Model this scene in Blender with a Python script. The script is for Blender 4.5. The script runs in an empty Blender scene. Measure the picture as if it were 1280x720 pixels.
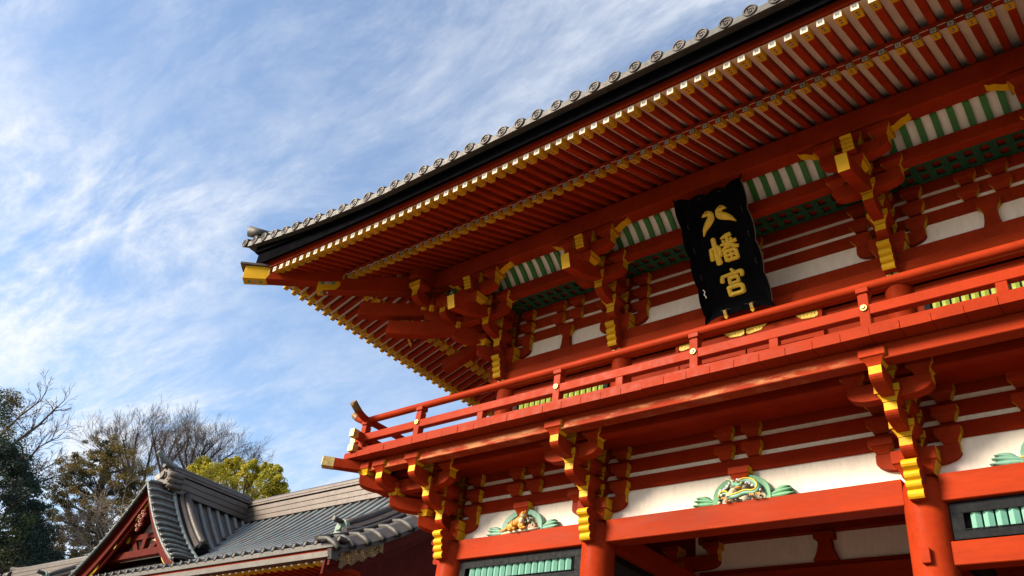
import bpy, bmesh, math, random
from mathutils import Vector, Matrix
R = math.radians
S = bpy.context.scene
C = S.collection
PI = math.pi

# ------------------------------------------------------------------ camera
cd = bpy.data.cameras.new("camera")
cam = bpy.data.objects.new("camera", cd)
C.objects.link(cam)
_yaw, _pit, _rol = 0.7509996, 0.5762516, 0.1347080
_f = Vector((-math.sin(_yaw) * math.cos(_pit), math.cos(_yaw) * math.cos(_pit), math.sin(_pit)))
_r = Vector((math.cos(_yaw), math.sin(_yaw), 0))
_u = _r.cross(_f)
_r2 = _r * math.cos(_rol) + _u * math.sin(_rol)
_u2 = -_r * math.sin(_rol) + _u * math.cos(_rol)
_m = Matrix((( _r2.x, _u2.x, -_f.x, 10.2212), (_r2.y, _u2.y, -_f.y, -10.4056), (_r2.z, _u2.z, -_f.z, 1.6038), (0, 0, 0, 1)))
cam.matrix_world = _m
cd.sensor_width = 36
cd.lens = 1076.29 / 1280 * 36
cd.clip_start = 0.05
cd.clip_end = 3000
S.camera = cam
CAMP = Vector((10.2212, -10.4056, 1.6038))

def pix_dir(px, py):
    """Unit direction of a pixel of the 1280 x 720 photograph (used to stand the trees at a measured bearing)."""
    d = _f + _r2 * ((px - 640) / 1076.29) - _u2 * ((py - 360) / 1076.29)
    return d

# ------------------------------------------------------------------ world, sun, exposure
SUN_EL, SUN_AZ = R(26), R(33)          # azimuth measured from the gate's front normal (-y) toward -x
sun_vec = Vector((-math.sin(SUN_AZ) * math.cos(SUN_EL), -math.cos(SUN_AZ) * math.cos(SUN_EL), math.sin(SUN_EL)))
W = bpy.data.worlds.new("World")
S.world = W
W.use_nodes = True
nt = W.node_tree
for n in list(nt.nodes):
    nt.nodes.remove(n)
def wn(t, **k):
    n = nt.nodes.new(t)
    for a, b in k.items():
        setattr(n, a, b)
    return n
sky = wn("ShaderNodeTexSky", sky_type='NISHITA', sun_disc=False, sun_elevation=SUN_EL)
sky.sun_rotation = math.atan2(sun_vec.x, sun_vec.y)
sky.altitude = 50
sky.air_density = 1.0
sky.dust_density = 0.4
sky.ozone_density = 1.6
tc = wn("ShaderNodeTexCoord")
sep = wn("ShaderNodeSeparateXYZ")
nt.links.new(tc.outputs["Generated"], sep.inputs[0])
def mth(op, a, b=None, c=None):
    n = wn("ShaderNodeMath", operation=op)
    for i, x in enumerate((a, b, c)):
        if x is None: continue
        if isinstance(x, (int, float)): n.inputs[i].default_value = x
        else: nt.links.new(x, n.inputs[i])
    return n.outputs[0]
zz = mth('MAXIMUM', mth('ADD', sep.outputs[2], 0.12), 0.05)
cx = mth('DIVIDE', sep.outputs[0], zz)
cy = mth('DIVIDE', sep.outputs[1], zz)
comb = wn("ShaderNodeCombineXYZ")
nt.links.new(cx, comb.inputs[0]); nt.links.new(cy, comb.inputs[1])
def mapped(rot, sc, loc=(0, 0, 0)):
    m = wn("ShaderNodeMapping")
    m.inputs["Rotation"].default_value = (0, 0, rot)
    m.inputs["Scale"].default_value = sc
    m.inputs["Location"].default_value = loc
    nt.links.new(comb.outputs[0], m.inputs[0])
    return m.outputs[0]
def wnoise(vec, scale, detail, rough, dist=0.0):
    n = wn("ShaderNodeTexNoise")
    n.inputs["Scale"].default_value = scale
    n.inputs["Detail"].default_value = detail
    n.inputs["Roughness"].default_value = rough
    n.inputs["Distortion"].default_value = dist
    nt.links.new(vec, n.inputs["Vector"])
    return n.outputs["Fac"]
def wramp(v, a, b, lo=0.0, hi=1.0):
    n = wn("ShaderNodeMapRange", interpolation_type='SMOOTHSTEP')
    n.inputs[1].default_value = a; n.inputs[2].default_value = b
    n.inputs[3].default_value = lo; n.inputs[4].default_value = hi
    nt.links.new(v, n.inputs[0])
    return n.outputs[0]
big = wramp(wnoise(mapped(0.5, (1.0, 1.5, 1), (3.1, 1.3, 0)), 0.7, 3, 0.5, 0.15), 0.36, 0.60, 0.06, 1.0)
wisp = wramp(wnoise(mapped(0.95, (1.0, 2.6, 1), (0.4, 2.2, 0)), 2.4, 12, 0.66, 0.35), 0.33, 0.66)
fine = wramp(wnoise(mapped(1.05, (1.0, 2.4, 1), (5.2, 0.7, 0)), 13.0, 9, 0.66, 0.2), 0.30, 0.70, 0.66, 1.10)
low = wramp(sep.outputs[2], 0.15, 0.42, 0.22, 0.0)
cl = mth('MULTIPLY', mth('ADD', mth('MULTIPLY', big, 0.84), 0.18), mth('MULTIPLY', wisp, fine))
cl = mth('MINIMUM', mth('ADD', mth('ADD', cl, 0.035), mth('MULTIPLY', low, wisp)), 0.92)
mix = wn("ShaderNodeMix", data_type='RGBA')
nt.links.new(cl, mix.inputs[0])
nt.links.new(sky.outputs[0], mix.inputs[6])
mix.inputs[7].default_value = (3.55, 3.68, 3.9, 1)
bg = wn("ShaderNodeBackground")
bg.inputs[1].default_value = 0.126
nt.links.new(mix.outputs[2], bg.inputs[0])
wo = wn("ShaderNodeOutputWorld")
nt.links.new(bg.outputs[0], wo.inputs[0])

sd = bpy.data.lights.new("sun", 'SUN')
sd.energy = 5.0
sd.angle = R(18)
sd.color = (1.0, 0.86, 0.68)
so = bpy.data.objects.new("sun", sd)
C.objects.link(so)
so.rotation_euler = sun_vec.to_track_quat('Z', 'Y').to_euler()
so.location = sun_vec * 40

S.view_settings.view_transform = 'Standard'
S.view_settings.look = 'None'
S.view_settings.exposure = 1.15
S.view_settings.gamma = 1
S.view_settings.use_curve_mapping = False
S.cycles.max_bounces = 8
S.cycles.diffuse_bounces = 5

# ------------------------------------------------------------------ materials
MAT = {}
def material(name, col, rough=0.55, metal=0.0, var=0.12, vscale=3.0, bump=0.0, bscale=30.0, col2=None, patch=None, spec=0.5,
             stretch=(1, 1, 1), wear=None, coat=0.0, speck=None, each=0.06, grain=0.07):
    if not (name.startswith(('red', 'black', 'ink', 'white', 'soffit', 'deck_bounce'))):
        col = tuple(c * 0.66 for c in col); col2 = col2 and tuple(c * 0.66 for c in col2)
        wear = wear and (tuple(c * 0.66 for c in wear[0]), *wear[1:])
    m = bpy.data.materials.new(name)
    m.use_nodes = True
    t = m.node_tree
    b = t.nodes["Principled BSDF"]
    b.inputs["Roughness"].default_value = rough
    b.inputs["Metallic"].default_value = metal
    b.inputs["Specular IOR Level"].default_value = spec
    b.inputs["Coat Weight"].default_value = coat
    L = t.links.new
    co = t.nodes.new("ShaderNodeNewGeometry").outputs["Position"]
    mp = t.nodes.new("ShaderNodeMapping"); mp.inputs["Scale"].default_value = stretch
    L(co, mp.inputs[0])
    def noise(sc, det=5, ro=0.6, vec=None):
        n = t.nodes.new("ShaderNodeTexNoise")
        n.inputs["Scale"].default_value = sc; n.inputs["Detail"].default_value = det; n.inputs["Roughness"].default_value = ro
        L(vec or mp.outputs[0], n.inputs["Vector"])
        return n.outputs["Fac"]
    def rng(v, a, b2, lo, hi):
        n = t.nodes.new("ShaderNodeMapRange")
        for i, q in enumerate((a, b2, lo, hi)): n.inputs[i + 1].default_value = q
        L(v, n.inputs[0]); return n.outputs[0]
    def mixc(f, a, b2):
        n = t.nodes.new("ShaderNodeMix"); n.data_type = 'RGBA'
        L(f, n.inputs[0])
        for i, q in ((6, a), (7, b2)):
            if isinstance(q, tuple): n.inputs[i].default_value = (*q, 1)
            else: L(q, n.inputs[i])
        return n.outputs[2]
    dk = tuple(c * (1 - var) for c in col); lt = tuple(min(1, c * (1 + var)) for c in col)
    c = mixc(rng(noise(vscale), 0.3, 0.7, 0, 1), dk, lt)
    if col2:
        c = mixc(rng(noise(vscale * 2.3, 8, 0.7), *(patch or (0.52, 0.66)), 0, 1), c, col2)
    if wear:                                         # (colour, scale, threshold lo, hi)
        c = mixc(rng(noise(wear[1], 10, 0.75), wear[2], wear[3], 0, 1), c, wear[0])
    if speck:                                        # small chips and scuffs: (colour, scale, lo, hi)
        c = mixc(rng(noise(speck[1], 6, 0.8), speck[2], speck[3], 0, 1), c, speck[0])
    hv = t.nodes.new("ShaderNodeHueSaturation"); L(c, hv.inputs["Color"])      # piece-to-piece and fine-grain variation
    oi = t.nodes.new("ShaderNodeObjectInfo")
    ad = t.nodes.new("ShaderNodeMath"); ad.operation = 'ADD'
    L(rng(oi.outputs["Random"], 0, 1, 1 - each, 1 + each), ad.inputs[0]); L(rng(noise(vscale * 16, 4, 0.7), 0.3, 0.7, -grain, grain), ad.inputs[1])
    L(ad.outputs[0], hv.inputs["Value"]); c = hv.outputs["Color"]
    L(c, b.inputs["Base Color"])
    L(rng(noise(vscale * 4), 0.3, 0.7, max(0.05, rough - 0.1), min(1, rough + 0.12)), b.inputs["Roughness"])
    if bump:
        bp = t.nodes.new("ShaderNodeBump"); bp.inputs["Strength"].default_value = bump; bp.inputs["Distance"].default_value = 0.02
        L(noise(bscale, 8, 0.65), bp.inputs["Height"]); L(bp.outputs[0], b.inputs["Normal"])
    MAT[name] = m
    return m
RED = (0.243, 0.0245, 0.0060)
material("red_lacquer", RED, 0.46, var=0.24, vscale=1.1, stretch=(1, 1, 0.7), col2=(0.20, 0.014, 0.002), patch=(0.50, 0.80), bump=0.06, bscale=14, wear=((0.34, 0.05, 0.012), 3.0, 0.66, 0.80), spec=0.02, speck=((0.50, 0.27, 0.19), 11.0, 0.70, 0.735))
material("red_worn", (0.200, 0.0150, 0.0026), 0.5, var=0.16, vscale=2.0, bump=0.12, bscale=22, wear=((0.32, 0.11, 0.05), 8.0, 0.68, 0.76), spec=0.02, speck=((0.50, 0.27, 0.19), 11.0, 0.70, 0.735))
material("red_beam", RED, 0.45, var=0.22, vscale=1.0, col2=(0.28, 0.029, 0.004), patch=(0.50, 0.80), stretch=(0.35, 1, 1.6), bump=0.07, bscale=18, wear=((0.37, 0.055, 0.006), 2.4, 0.60, 0.78), spec=0.02)
material("red_rail", (0.25, 0.0245, 0.0062), 0.38, var=0.12, vscale=2.2, bump=0.06, bscale=16, wear=((0.33, 0.06, 0.03), 5.0, 0.62, 0.75), spec=0.02, speck=((0.45, 0.20, 0.13), 13.0, 0.71, 0.75))
material("red_shaded", (0.072, 0.005, 0.0015), 0.6, var=0.25, vscale=3, bump=0.12, bscale=20, spec=0.06, wear=((0.18, 0.035, 0.015), 6, 0.62, 0.76))  # darker red for the hall's gables: their shade is put into the colour
material("yellow_paint", (0.80, 0.44, 0.008), 0.55, spec=0.15, var=0.10, vscale=5, bump=0.05, wear=((0.55, 0.30, 0.03), 14, 0.62, 0.74), each=0.14)
def peel_sunlit(name, z0, z1, xmax):
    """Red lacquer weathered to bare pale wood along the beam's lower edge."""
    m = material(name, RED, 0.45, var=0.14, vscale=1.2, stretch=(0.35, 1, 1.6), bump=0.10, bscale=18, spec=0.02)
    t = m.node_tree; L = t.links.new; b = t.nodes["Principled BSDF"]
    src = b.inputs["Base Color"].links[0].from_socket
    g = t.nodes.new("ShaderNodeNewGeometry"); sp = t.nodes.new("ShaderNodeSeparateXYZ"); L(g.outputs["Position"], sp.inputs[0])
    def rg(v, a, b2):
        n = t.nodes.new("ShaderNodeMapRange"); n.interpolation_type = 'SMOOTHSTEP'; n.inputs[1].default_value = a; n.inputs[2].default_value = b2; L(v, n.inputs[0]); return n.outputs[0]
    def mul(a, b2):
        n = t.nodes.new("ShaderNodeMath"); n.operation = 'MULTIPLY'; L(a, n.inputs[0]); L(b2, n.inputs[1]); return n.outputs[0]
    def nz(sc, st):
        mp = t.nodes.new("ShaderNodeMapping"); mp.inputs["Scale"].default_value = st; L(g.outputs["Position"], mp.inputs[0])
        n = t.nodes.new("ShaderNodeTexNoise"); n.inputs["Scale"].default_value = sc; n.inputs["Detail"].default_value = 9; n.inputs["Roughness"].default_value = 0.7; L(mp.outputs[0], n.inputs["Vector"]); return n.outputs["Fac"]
    band = mul(rg(sp.outputs[2], z1, z1 - 0.05), rg(sp.outputs[2], z0 - 0.02, z0 + 0.025))  # band of worn paint with the sunlit strip coloured in
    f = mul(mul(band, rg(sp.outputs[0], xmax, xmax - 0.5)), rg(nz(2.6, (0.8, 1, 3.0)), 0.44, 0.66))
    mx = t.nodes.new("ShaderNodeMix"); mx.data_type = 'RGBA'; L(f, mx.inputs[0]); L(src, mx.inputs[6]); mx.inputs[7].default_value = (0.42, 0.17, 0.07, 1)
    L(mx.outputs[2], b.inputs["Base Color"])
peel_sunlit("red_peel_sunlit", 6.80, 6.93, 7.4)
material("white_plaster", (0.78, 0.685, 0.57), 0.85, var=0.06, vscale=0.9, bump=0.10, bscale=45, stretch=(1, 1, 0.35), wear=((0.52, 0.43, 0.34), 3.2, 0.54, 0.84), speck=((0.45, 0.37, 0.30), 9.0, 0.68, 0.78))
material("white_paint", (0.82, 0.81, 0.77), 0.6, var=0.04)
material("tip_cream", (0.62, 0.56, 0.46), 0.7, each=0.16)
material("soffit_white", (0.74, 0.68, 0.61), 0.8, var=0.08, vscale=3)
material("black_lacquer", (0.004, 0.004, 0.005), 0.8, spec=0.0, var=0.3, vscale=5, bump=0.05, wear=((0.014, 0.014, 0.016), 18, 0.64, 0.74))
material("black_frame", (0.006, 0.007, 0.009), 0.65, spec=0.10, var=0.3, vscale=4, bump=0.08, wear=((0.14, 0.12, 0.10), 30, 0.72, 0.77))
material("black_gap", (0.008, 0.007, 0.007), 0.9)
material("ink", (0.015, 0.014, 0.014), 0.7)
material("jade_slat", (0.165, 0.44, 0.33), 0.55, var=0.08, vscale=4, bump=0.05, wear=((0.40, 0.50, 0.36), 9, 0.64, 0.76), each=0.1)
material("green_rib", (0.026, 0.20, 0.022), 0.55, var=0.18, vscale=5)
material("green_lattice", (0.012, 0.105, 0.050), 0.6, var=0.18, vscale=4)
material("lime_slat", (0.42, 0.55, 0.06), 0.55, var=0.25, vscale=9, col2=(0.75, 0.55, 0.04), each=0.1)
material("leaf_green", (0.12, 0.37, 0.18), 0.55, var=0.16, vscale=12, bump=0.1)
material("mint", (0.20, 0.44, 0.31), 0.55, var=0.14, vscale=14, bump=0.1)
material("tiger_orange", (0.80, 0.34, 0.03), 0.55, var=0.15, vscale=16, bump=0.1)
material("cloud_white", (0.80, 0.76, 0.68), 0.6, var=0.08, vscale=20, wear=((0.06, 0.09, 0.42), 24, 0.54, 0.58))
material("rock_pink", (0.62, 0.28, 0.18), 0.6, var=0.2, vscale=20)
material("pine_dark", (0.03, 0.08, 0.04), 0.6, var=0.3, vscale=30)
material("cream", (0.74, 0.62, 0.42), 0.6, var=0.1, vscale=20)
material("gold", (0.86, 0.58, 0.16), 0.32, metal=0.85, var=0.12, vscale=12, bump=0.15, bscale=60)
material("gold_leaf", (0.95, 0.62, 0.035), 0.45, metal=0.1, var=0.12, vscale=10, bump=0.12, bscale=50)
material("gold_pale", (0.72, 0.50, 0.17), 0.4, metal=0.5, var=0.2, vscale=14, bump=0.4, bscale=60, wear=((0.30, 0.16, 0.03), 26, 0.55, 0.66))
material("copper_tile", (0.058, 0.045, 0.039), 0.55, metal=0.15, var=0.22, vscale=3, bump=0.12, bscale=20, col2=(0.13, 0.14, 0.12), patch=(0.58, 0.76), each=0.22)
material("copper_green", (0.070, 0.072, 0.060), 0.6, metal=0.1, var=0.25, vscale=5, bump=0.15, bscale=24, col2=(0.125, 0.095, 0.08), patch=(0.46, 0.62), wear=((0.17, 0.27, 0.21), 9, 0.60, 0.74))
material("roof_slate", (0.195, 0.225, 0.225), 0.45, metal=0.15, var=0.2, vscale=1.2, bump=0.10, bscale=12, col2=(0.22, 0.165, 0.135), patch=(0.48, 0.66))
material("ridge_copper", (0.112, 0.084, 0.067), 0.5, metal=0.25, var=0.2, vscale=1.6, bump=0.12, bscale=18, col2=(0.16, 0.18, 0.165), patch=(0.58, 0.74))
material("verdigris", (0.17, 0.205, 0.205), 0.55, metal=0.1, var=0.3, vscale=6, bump=0.2, bscale=24, col2=(0.10, 0.085, 0.075), patch=(0.48, 0.62))
material("copper_mint", (0.20, 0.30, 0.235), 0.6, metal=0.1, var=0.3, vscale=6, bump=0.2, bscale=24, col2=(0.12, 0.11, 0.09), patch=(0.50, 0.66))
material("stone", (0.25, 0.21, 0.16), 0.85, var=0.15, vscale=2, bump=0.2)
material("gravel", (0.21, 0.175, 0.13), 0.95, var=0.2, vscale=8, bump=0.3, bscale=60)
material("bark", (0.115, 0.085, 0.065), 0.9, var=0.3, vscale=6, bump=0.3)
material("bark_grey", (0.10, 0.072, 0.062), 0.9, var=0.25, vscale=6, bump=0.3)
material("bark_pale", (0.30, 0.24, 0.19), 0.9, var=0.25, vscale=6, bump=0.3)

def leafmat(name, a, b, c):
    a, b, c = (tuple(q * 0.76 for q in v) for v in (a, b, c))
    m = bpy.data.materials.new(name); m.use_nodes = True
    t = m.node_tree; L = t.links.new
    p = t.nodes["Principled BSDF"]; p.inputs["Roughness"].default_value = 0.6
    p.inputs["Specular IOR Level"].default_value = 0.3
    g = t.nodes.new("ShaderNodeNewGeometry")
    rp = t.nodes.new("ShaderNodeValToRGB")
    e = rp.color_ramp.elements
    e[0].color = (*a, 1); e[1].color = (*c, 1)
    q = e.new(0.5); q.color = (*b, 1)
    n = t.nodes.new("ShaderNodeTexNoise"); n.inputs["Scale"].default_value = 0.9; n.inputs["Detail"].default_value = 4
    L(g.outputs["Position"], n.inputs["Vector"])
    ad = t.nodes.new("ShaderNodeMath"); ad.operation = 'ADD'
    ml = t.nodes.new("ShaderNodeMath"); ml.operation = 'MULTIPLY'; ml.inputs[1].default_value = 0.5
    L(g.outputs["Random Per Island"], ml.inputs[0]); L(ml.outputs[0], ad.inputs[0])
    m2 = t.nodes.new("ShaderNodeMath"); m2.operation = 'MULTIPLY_ADD'; m2.inputs[1].default_value = 1.2; m2.inputs[2].default_value = -0.35
    L(n.outputs["Fac"], m2.inputs[0]); L(m2.outputs[0], ad.inputs[1])
    L(ad.outputs[0], rp.inputs[0]); L(rp.outputs[0], p.inputs["Base Color"])
    tr = t.nodes.new("ShaderNodeBsdfTranslucent"); L(rp.outputs[0], tr.inputs[0])
    mx = t.nodes.new("ShaderNodeMixShader"); mx.inputs[0].default_value = 0.25
    L(p.outputs[0], mx.inputs[1]); L(tr.outputs[0], mx.inputs[2])
    L(mx.outputs[0], t.nodes["Material Output"].inputs[0])
    MAT[name] = m
leafmat("foliage_dark", (0.010, 0.026, 0.022), (0.020, 0.045, 0.032), (0.04, 0.065, 0.035))
leafmat("foliage_bronze", (0.06, 0.055, 0.015), (0.18, 0.135, 0.028), (0.36, 0.22, 0.045))
leafmat("foliage_gold", (0.13, 0.17, 0.012), (0.50, 0.44, 0.026), (0.86, 0.68, 0.05))

# ------------------------------------------------------------------ mesh helpers
class MB:
    def __init__(s): s.v = []; s.f = []; s.m = []; s.sm = []
    def add(s, vs, fs, mat, smooth=False):
        o = len(s.v); s.v += [tuple(v) for v in vs]
        for i, f in enumerate(fs):
            s.f.append([o + k for k in f]); s.m.append(mat[i] if isinstance(mat, list) else mat); s.sm.append(smooth)
    def box(s, x0, x1, y0, y1, z0, z1, mat, **side):
        vs = [(x0, y0, z0), (x1, y0, z0), (x1, y1, z0), (x0, y1, z0), (x0, y0, z1), (x1, y0, z1), (x1, y1, z1), (x0, y1, z1)]
        fs = [(0, 3, 2, 1), (4, 5, 6, 7), (0, 1, 5, 4), (2, 3, 7, 6), (0, 4, 7, 3), (1, 2, 6, 5)]
        s.add(vs, fs, [side.get(k, mat) for k in ('zn', 'zp', 'yn', 'yp', 'xn', 'xp')])
    def prism(s, poly, axis, a0, a1, mat, cap=None, edge=None):
        """poly: 2-D points in the two other axes (x: y,z  y: x,z  z: x,y), edge: material per edge."""
        n = len(poly)
        def P(p, a):
            return (a, p[0], p[1]) if axis == 'x' else (p[0], a, p[1]) if axis == 'y' else (p[0], p[1], a)
        vs = [P(p, a0) for p in poly] + [P(p, a1) for p in poly]
        fs = [tuple(range(n)), tuple(range(2 * n - 1, n - 1, -1))] + [(i, (i + 1) % n, n + (i + 1) % n, n + i) for i in range(n)]
        s.add(vs, fs, [cap or mat] * 2 + ([edge[i] or mat for i in range(n)] if edge else [mat] * n))
    def tube(s, pts, r, n=8, mat="red_lacquer", cap=True, smooth=True, capmat=None):
        pts = [Vector(p) for p in pts]
        rs = r if isinstance(r, (list, tuple)) else [r] * len(pts)
        vs = []; up = None
        for i, p in enumerate(pts):
            d = (pts[min(i + 1, len(pts) - 1)] - pts[max(i - 1, 0)]).normalized()
            if up is None:
                up = d.orthogonal().normalized()
            else:
                up = (up - d * up.dot(d))
                up = up.normalized() if up.length > 1e-6 else d.orthogonal().normalized()
            b = d.cross(up)
            for k in range(n):
                a = 2 * PI * k / n
                vs.append(p + (up * math.cos(a) + b * math.sin(a)) * rs[i])
        fs = []
        for i in range(len(pts) - 1):
            for k in range(n):
                k2 = (k + 1) % n
                fs.append((i * n + k, i * n + k2, (i + 1) * n + k2, (i + 1) * n + k))
        s.add(vs, fs, mat, smooth)
        if cap:
            o = len(vs) - n
            s.add(vs[:n], [tuple(range(n - 1, -1, -1))], capmat or mat)
            s.add(vs[o:], [tuple(range(n))], capmat or mat)
    def strip(s, rows, mat, smooth=True, closed=False):
        n = len(rows[0]); vs = [p for r in rows for p in r]; fs = []
        for i in range(len(rows) - 1):
            for k in range(n if closed else n - 1):
                k2 = (k + 1) % n
                fs.append((i * n + k, i * n + k2, (i + 1) * n + k2, (i + 1) * n + k))
        s.add(vs, fs, mat, smooth)
    def sweep(s, rows, mat):
        """rows: list of closed cross-sections -> solid with flat shading."""
        s.strip(rows, mat, False, True)
        n = len(rows[0])
        s.add(rows[0], [tuple(range(n))], mat); s.add(rows[-1], [tuple(range(n))], mat)
    def ball(s, c, r, mat, seg=8, rings=6, rot=None):
        vs = []; fs = []
        rr = r if isinstance(r, (tuple, list)) else (r, r, r)
        M = rot or Matrix.Identity(3)
        for i in range(rings + 1):
            a = PI * i / rings
            for k in range(seg):
                b = 2 * PI * k / seg
                vs.append(Vector(c) + M @ Vector((rr[0] * math.sin(a) * math.cos(b), rr[1] * math.sin(a) * math.sin(b), rr[2] * math.cos(a))))
        for i in range(rings):
            for k in range(seg):
                k2 = (k + 1) % seg
                fs.append((i * seg + k, (i + 1) * seg + k, (i + 1) * seg + k2, i * seg + k2))
        s.add(vs, fs, mat, True)
    def xform(s, fn):
        s.v = [tuple(fn(Vector(v))) for v in s.v]
        return s
    def mesh(s, name, bevel=0.0, origin=(0, 0, 0), fix=True):
        names = []
        for m in s.m:
            if m not in names: names.append(m)
        me = bpy.data.meshes.new(name)
        o = Vector(origin)
        me.from_pydata([tuple(Vector(v) - o) for v in s.v], [], s.f)
        for n in names: me.materials.append(MAT[n])
        for i, p in enumerate(me.polygons):
            p.material_index = names.index(s.m[i]); p.use_smooth = s.sm[i]
        if fix or bevel:
            bm = bmesh.new(); bm.from_mesh(me)
            bmesh.ops.remove_doubles(bm, verts=bm.verts, dist=0.0004)
            bmesh.ops.dissolve_degenerate(bm, edges=bm.edges, dist=0.0003)
            bmesh.ops.recalc_face_normals(bm, faces=bm.faces)
            if bevel:
                es = [e for e in bm.edges if len(e.link_faces) == 2 and e.calc_face_angle(0) > 0.6 and e.calc_length() > bevel * 2.5
                      and not (e.link_faces[0].smooth and e.link_faces[1].smooth)]
                bmesh.ops.bevel(bm, geom=es, offset=bevel, segments=1, affect='EDGES', clamp_overlap=True)
            bm.to_mesh(me); bm.free()
        me.update()
        return me

WP = {}                                              # world position of every object
def link(name, data, at=(0, 0, 0), parent=None, rz=0.0, label=None, cat=None, group=None, kind=None):
    o = bpy.data.objects.new(name, data)
    C.objects.link(o)
    at = Vector(at); WP[o] = at
    if parent is not None:
        o.parent = parent
        o.location = at - WP[parent]
    else:
        o.location = at
    if rz: o.rotation_euler = (0, 0, rz)
    if label: o["label"] = label
    if cat: o["category"] = cat
    if group: o["group"] = group
    if kind: o["kind"] = kind
    return o
def part(name, mb, parent, at=(0, 0, 0), bevel=0.0, **k):
    """One part as one mesh: its vertices are in world coordinates, its origin at `at`."""
    return link(name, mb.mesh(name, bevel, at), at, parent, **k)
def empty(name, at, label, cat, group=None):
    return link(name, None, at, None, 0, label, cat, group)
# ------------------------------------------------------------------ ground
material("gold_dull", (0.21, 0.12, 0.03), 0.6, metal=0.3, var=0.25, vscale=10, bump=0.3, bscale=40)
material("deck_bounce_pale", (0.66, 0.52, 0.37), 0.8, var=0.2, vscale=2, stretch=(4, 0.4, 1))
mb = MB()
mb.box(-900, 900, -900, 900, -0.5, 0.0, "gravel")
link("ground", mb.mesh("ground"), kind="structure")
mb = MB()
mb.box(1.2, 9.3, -60, -2.6, -0.2, 0.004, "stone")
link("path", mb.mesh("path"), kind="structure")

material("sky_block_green", (0.035, 0.05, 0.022), 0.95, var=0.4, vscale=0.3, bump=0.6, bscale=1.2)
hm = MB(); hr = random.Random(9); rows = [[], [], [], []]
for i in range(61):                        # unseen wooded slope behind the viewer, added to block low sky light
    a = R(-100 + 205 * i / 60); hh = 12 + 4 * math.sin(i * 0.7) + 4 * math.sin(i * 0.23 + 1) + hr.uniform(-1, 1)
    for k, (d, z) in enumerate(((78, 0.0), (86, 0.55), (100, 0.9), (140, 1.0))):
        rows[k].append((5.2 + d * math.sin(a), -d * math.cos(a), z * hh))
hm.strip(rows, "sky_block_green")
link("sky_block_hills", hm.mesh("sky_block_hills", fix=False), kind="structure")
# ------------------------------------------------------------------ the gate
PA, PB = 2.933, 4.600
PX = [0.0, PA, PA + PB, 2 * PA + PB]
CX = PA + PB / 2
DEP = 2 * PA
UX = [0.40, CX - 2.28, CX + 2.28, 2 * CX - 0.40]
UY = 0.38
UY2 = DEP - UY
LZ, HZ, GZ = 6.19, 0.278, 0.052          # lower bracket datum, tier height, gap under a beam
UZ = 9.62                                # upper bracket datum
ZT = 5.82                                # pillar top
T1, T2, T3 = -0.47, -0.87, -1.28         # tips of the three projecting arms
S1, S2, S3 = -0.39, -0.79, -1.20         # their block centres
AW = 0.0775                              # half width of an arm

gate = empty("shrine_gate", (CX, PA, 0), "two-storey vermilion shrine gate with yellow-tipped brackets and railed balcony", "gate")

# stone platform and pillars
mb = MB(); mb.box(-1.7, 2 * CX + 1.7, -1.7, DEP + 1.7, 0.0, 0.42, "stone")
part("stone_platform", mb, gate, bevel=0.02)
def pillar_mb(r=0.247, z1=ZT):
    m = MB()
    prof = [(r + 0.10, 0.42), (r + 0.10, 0.50), (r + 0.03, 0.56), (r, 0.561), (r, z1 - 0.16), (r - 0.012, z1 - 0.10), (r - 0.035, z1 - 0.045), (r - 0.07, z1 - 0.008), (r - 0.085, z1)]
    n = 28
    rows = [[(q * math.cos(2 * PI * k / n), q * math.sin(2 * PI * k / n), z) for k in range(n)] for q, z in prof]
    m.strip(rows[:4], "stone", True, True)
    m.strip(rows[3:], "red_lacquer", True, True)
    m.add(rows[-1], [tuple(range(n))], "red_lacquer")
    return m
pm = pillar_mb().mesh("pillar")
for i, x in enumerate(PX):
    for y in (0, PA, DEP):
        link("pillar", pm, (x, y, 0), gate)
pg = MB(); pg.box(-0.05, 0.05, -0.035, 0.05, -0.085, 0.085, "red_lacquer")
pgm = pg.mesh("peg", 0.006)
for x in PX:
    link("peg", pgm, (x - 0.015, -0.262, 4.85), gate)

def beam(name, x0, x1, y0, y1, z0, z1, mat="red_beam", bev=0.008):
    m = MB(); m.box(x0, x1, y0, y1, z0, z1, mat)
    return part(name, m, gate, ((x0 + x1) / 2, (y0 + y1) / 2, z0), bev)
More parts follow.
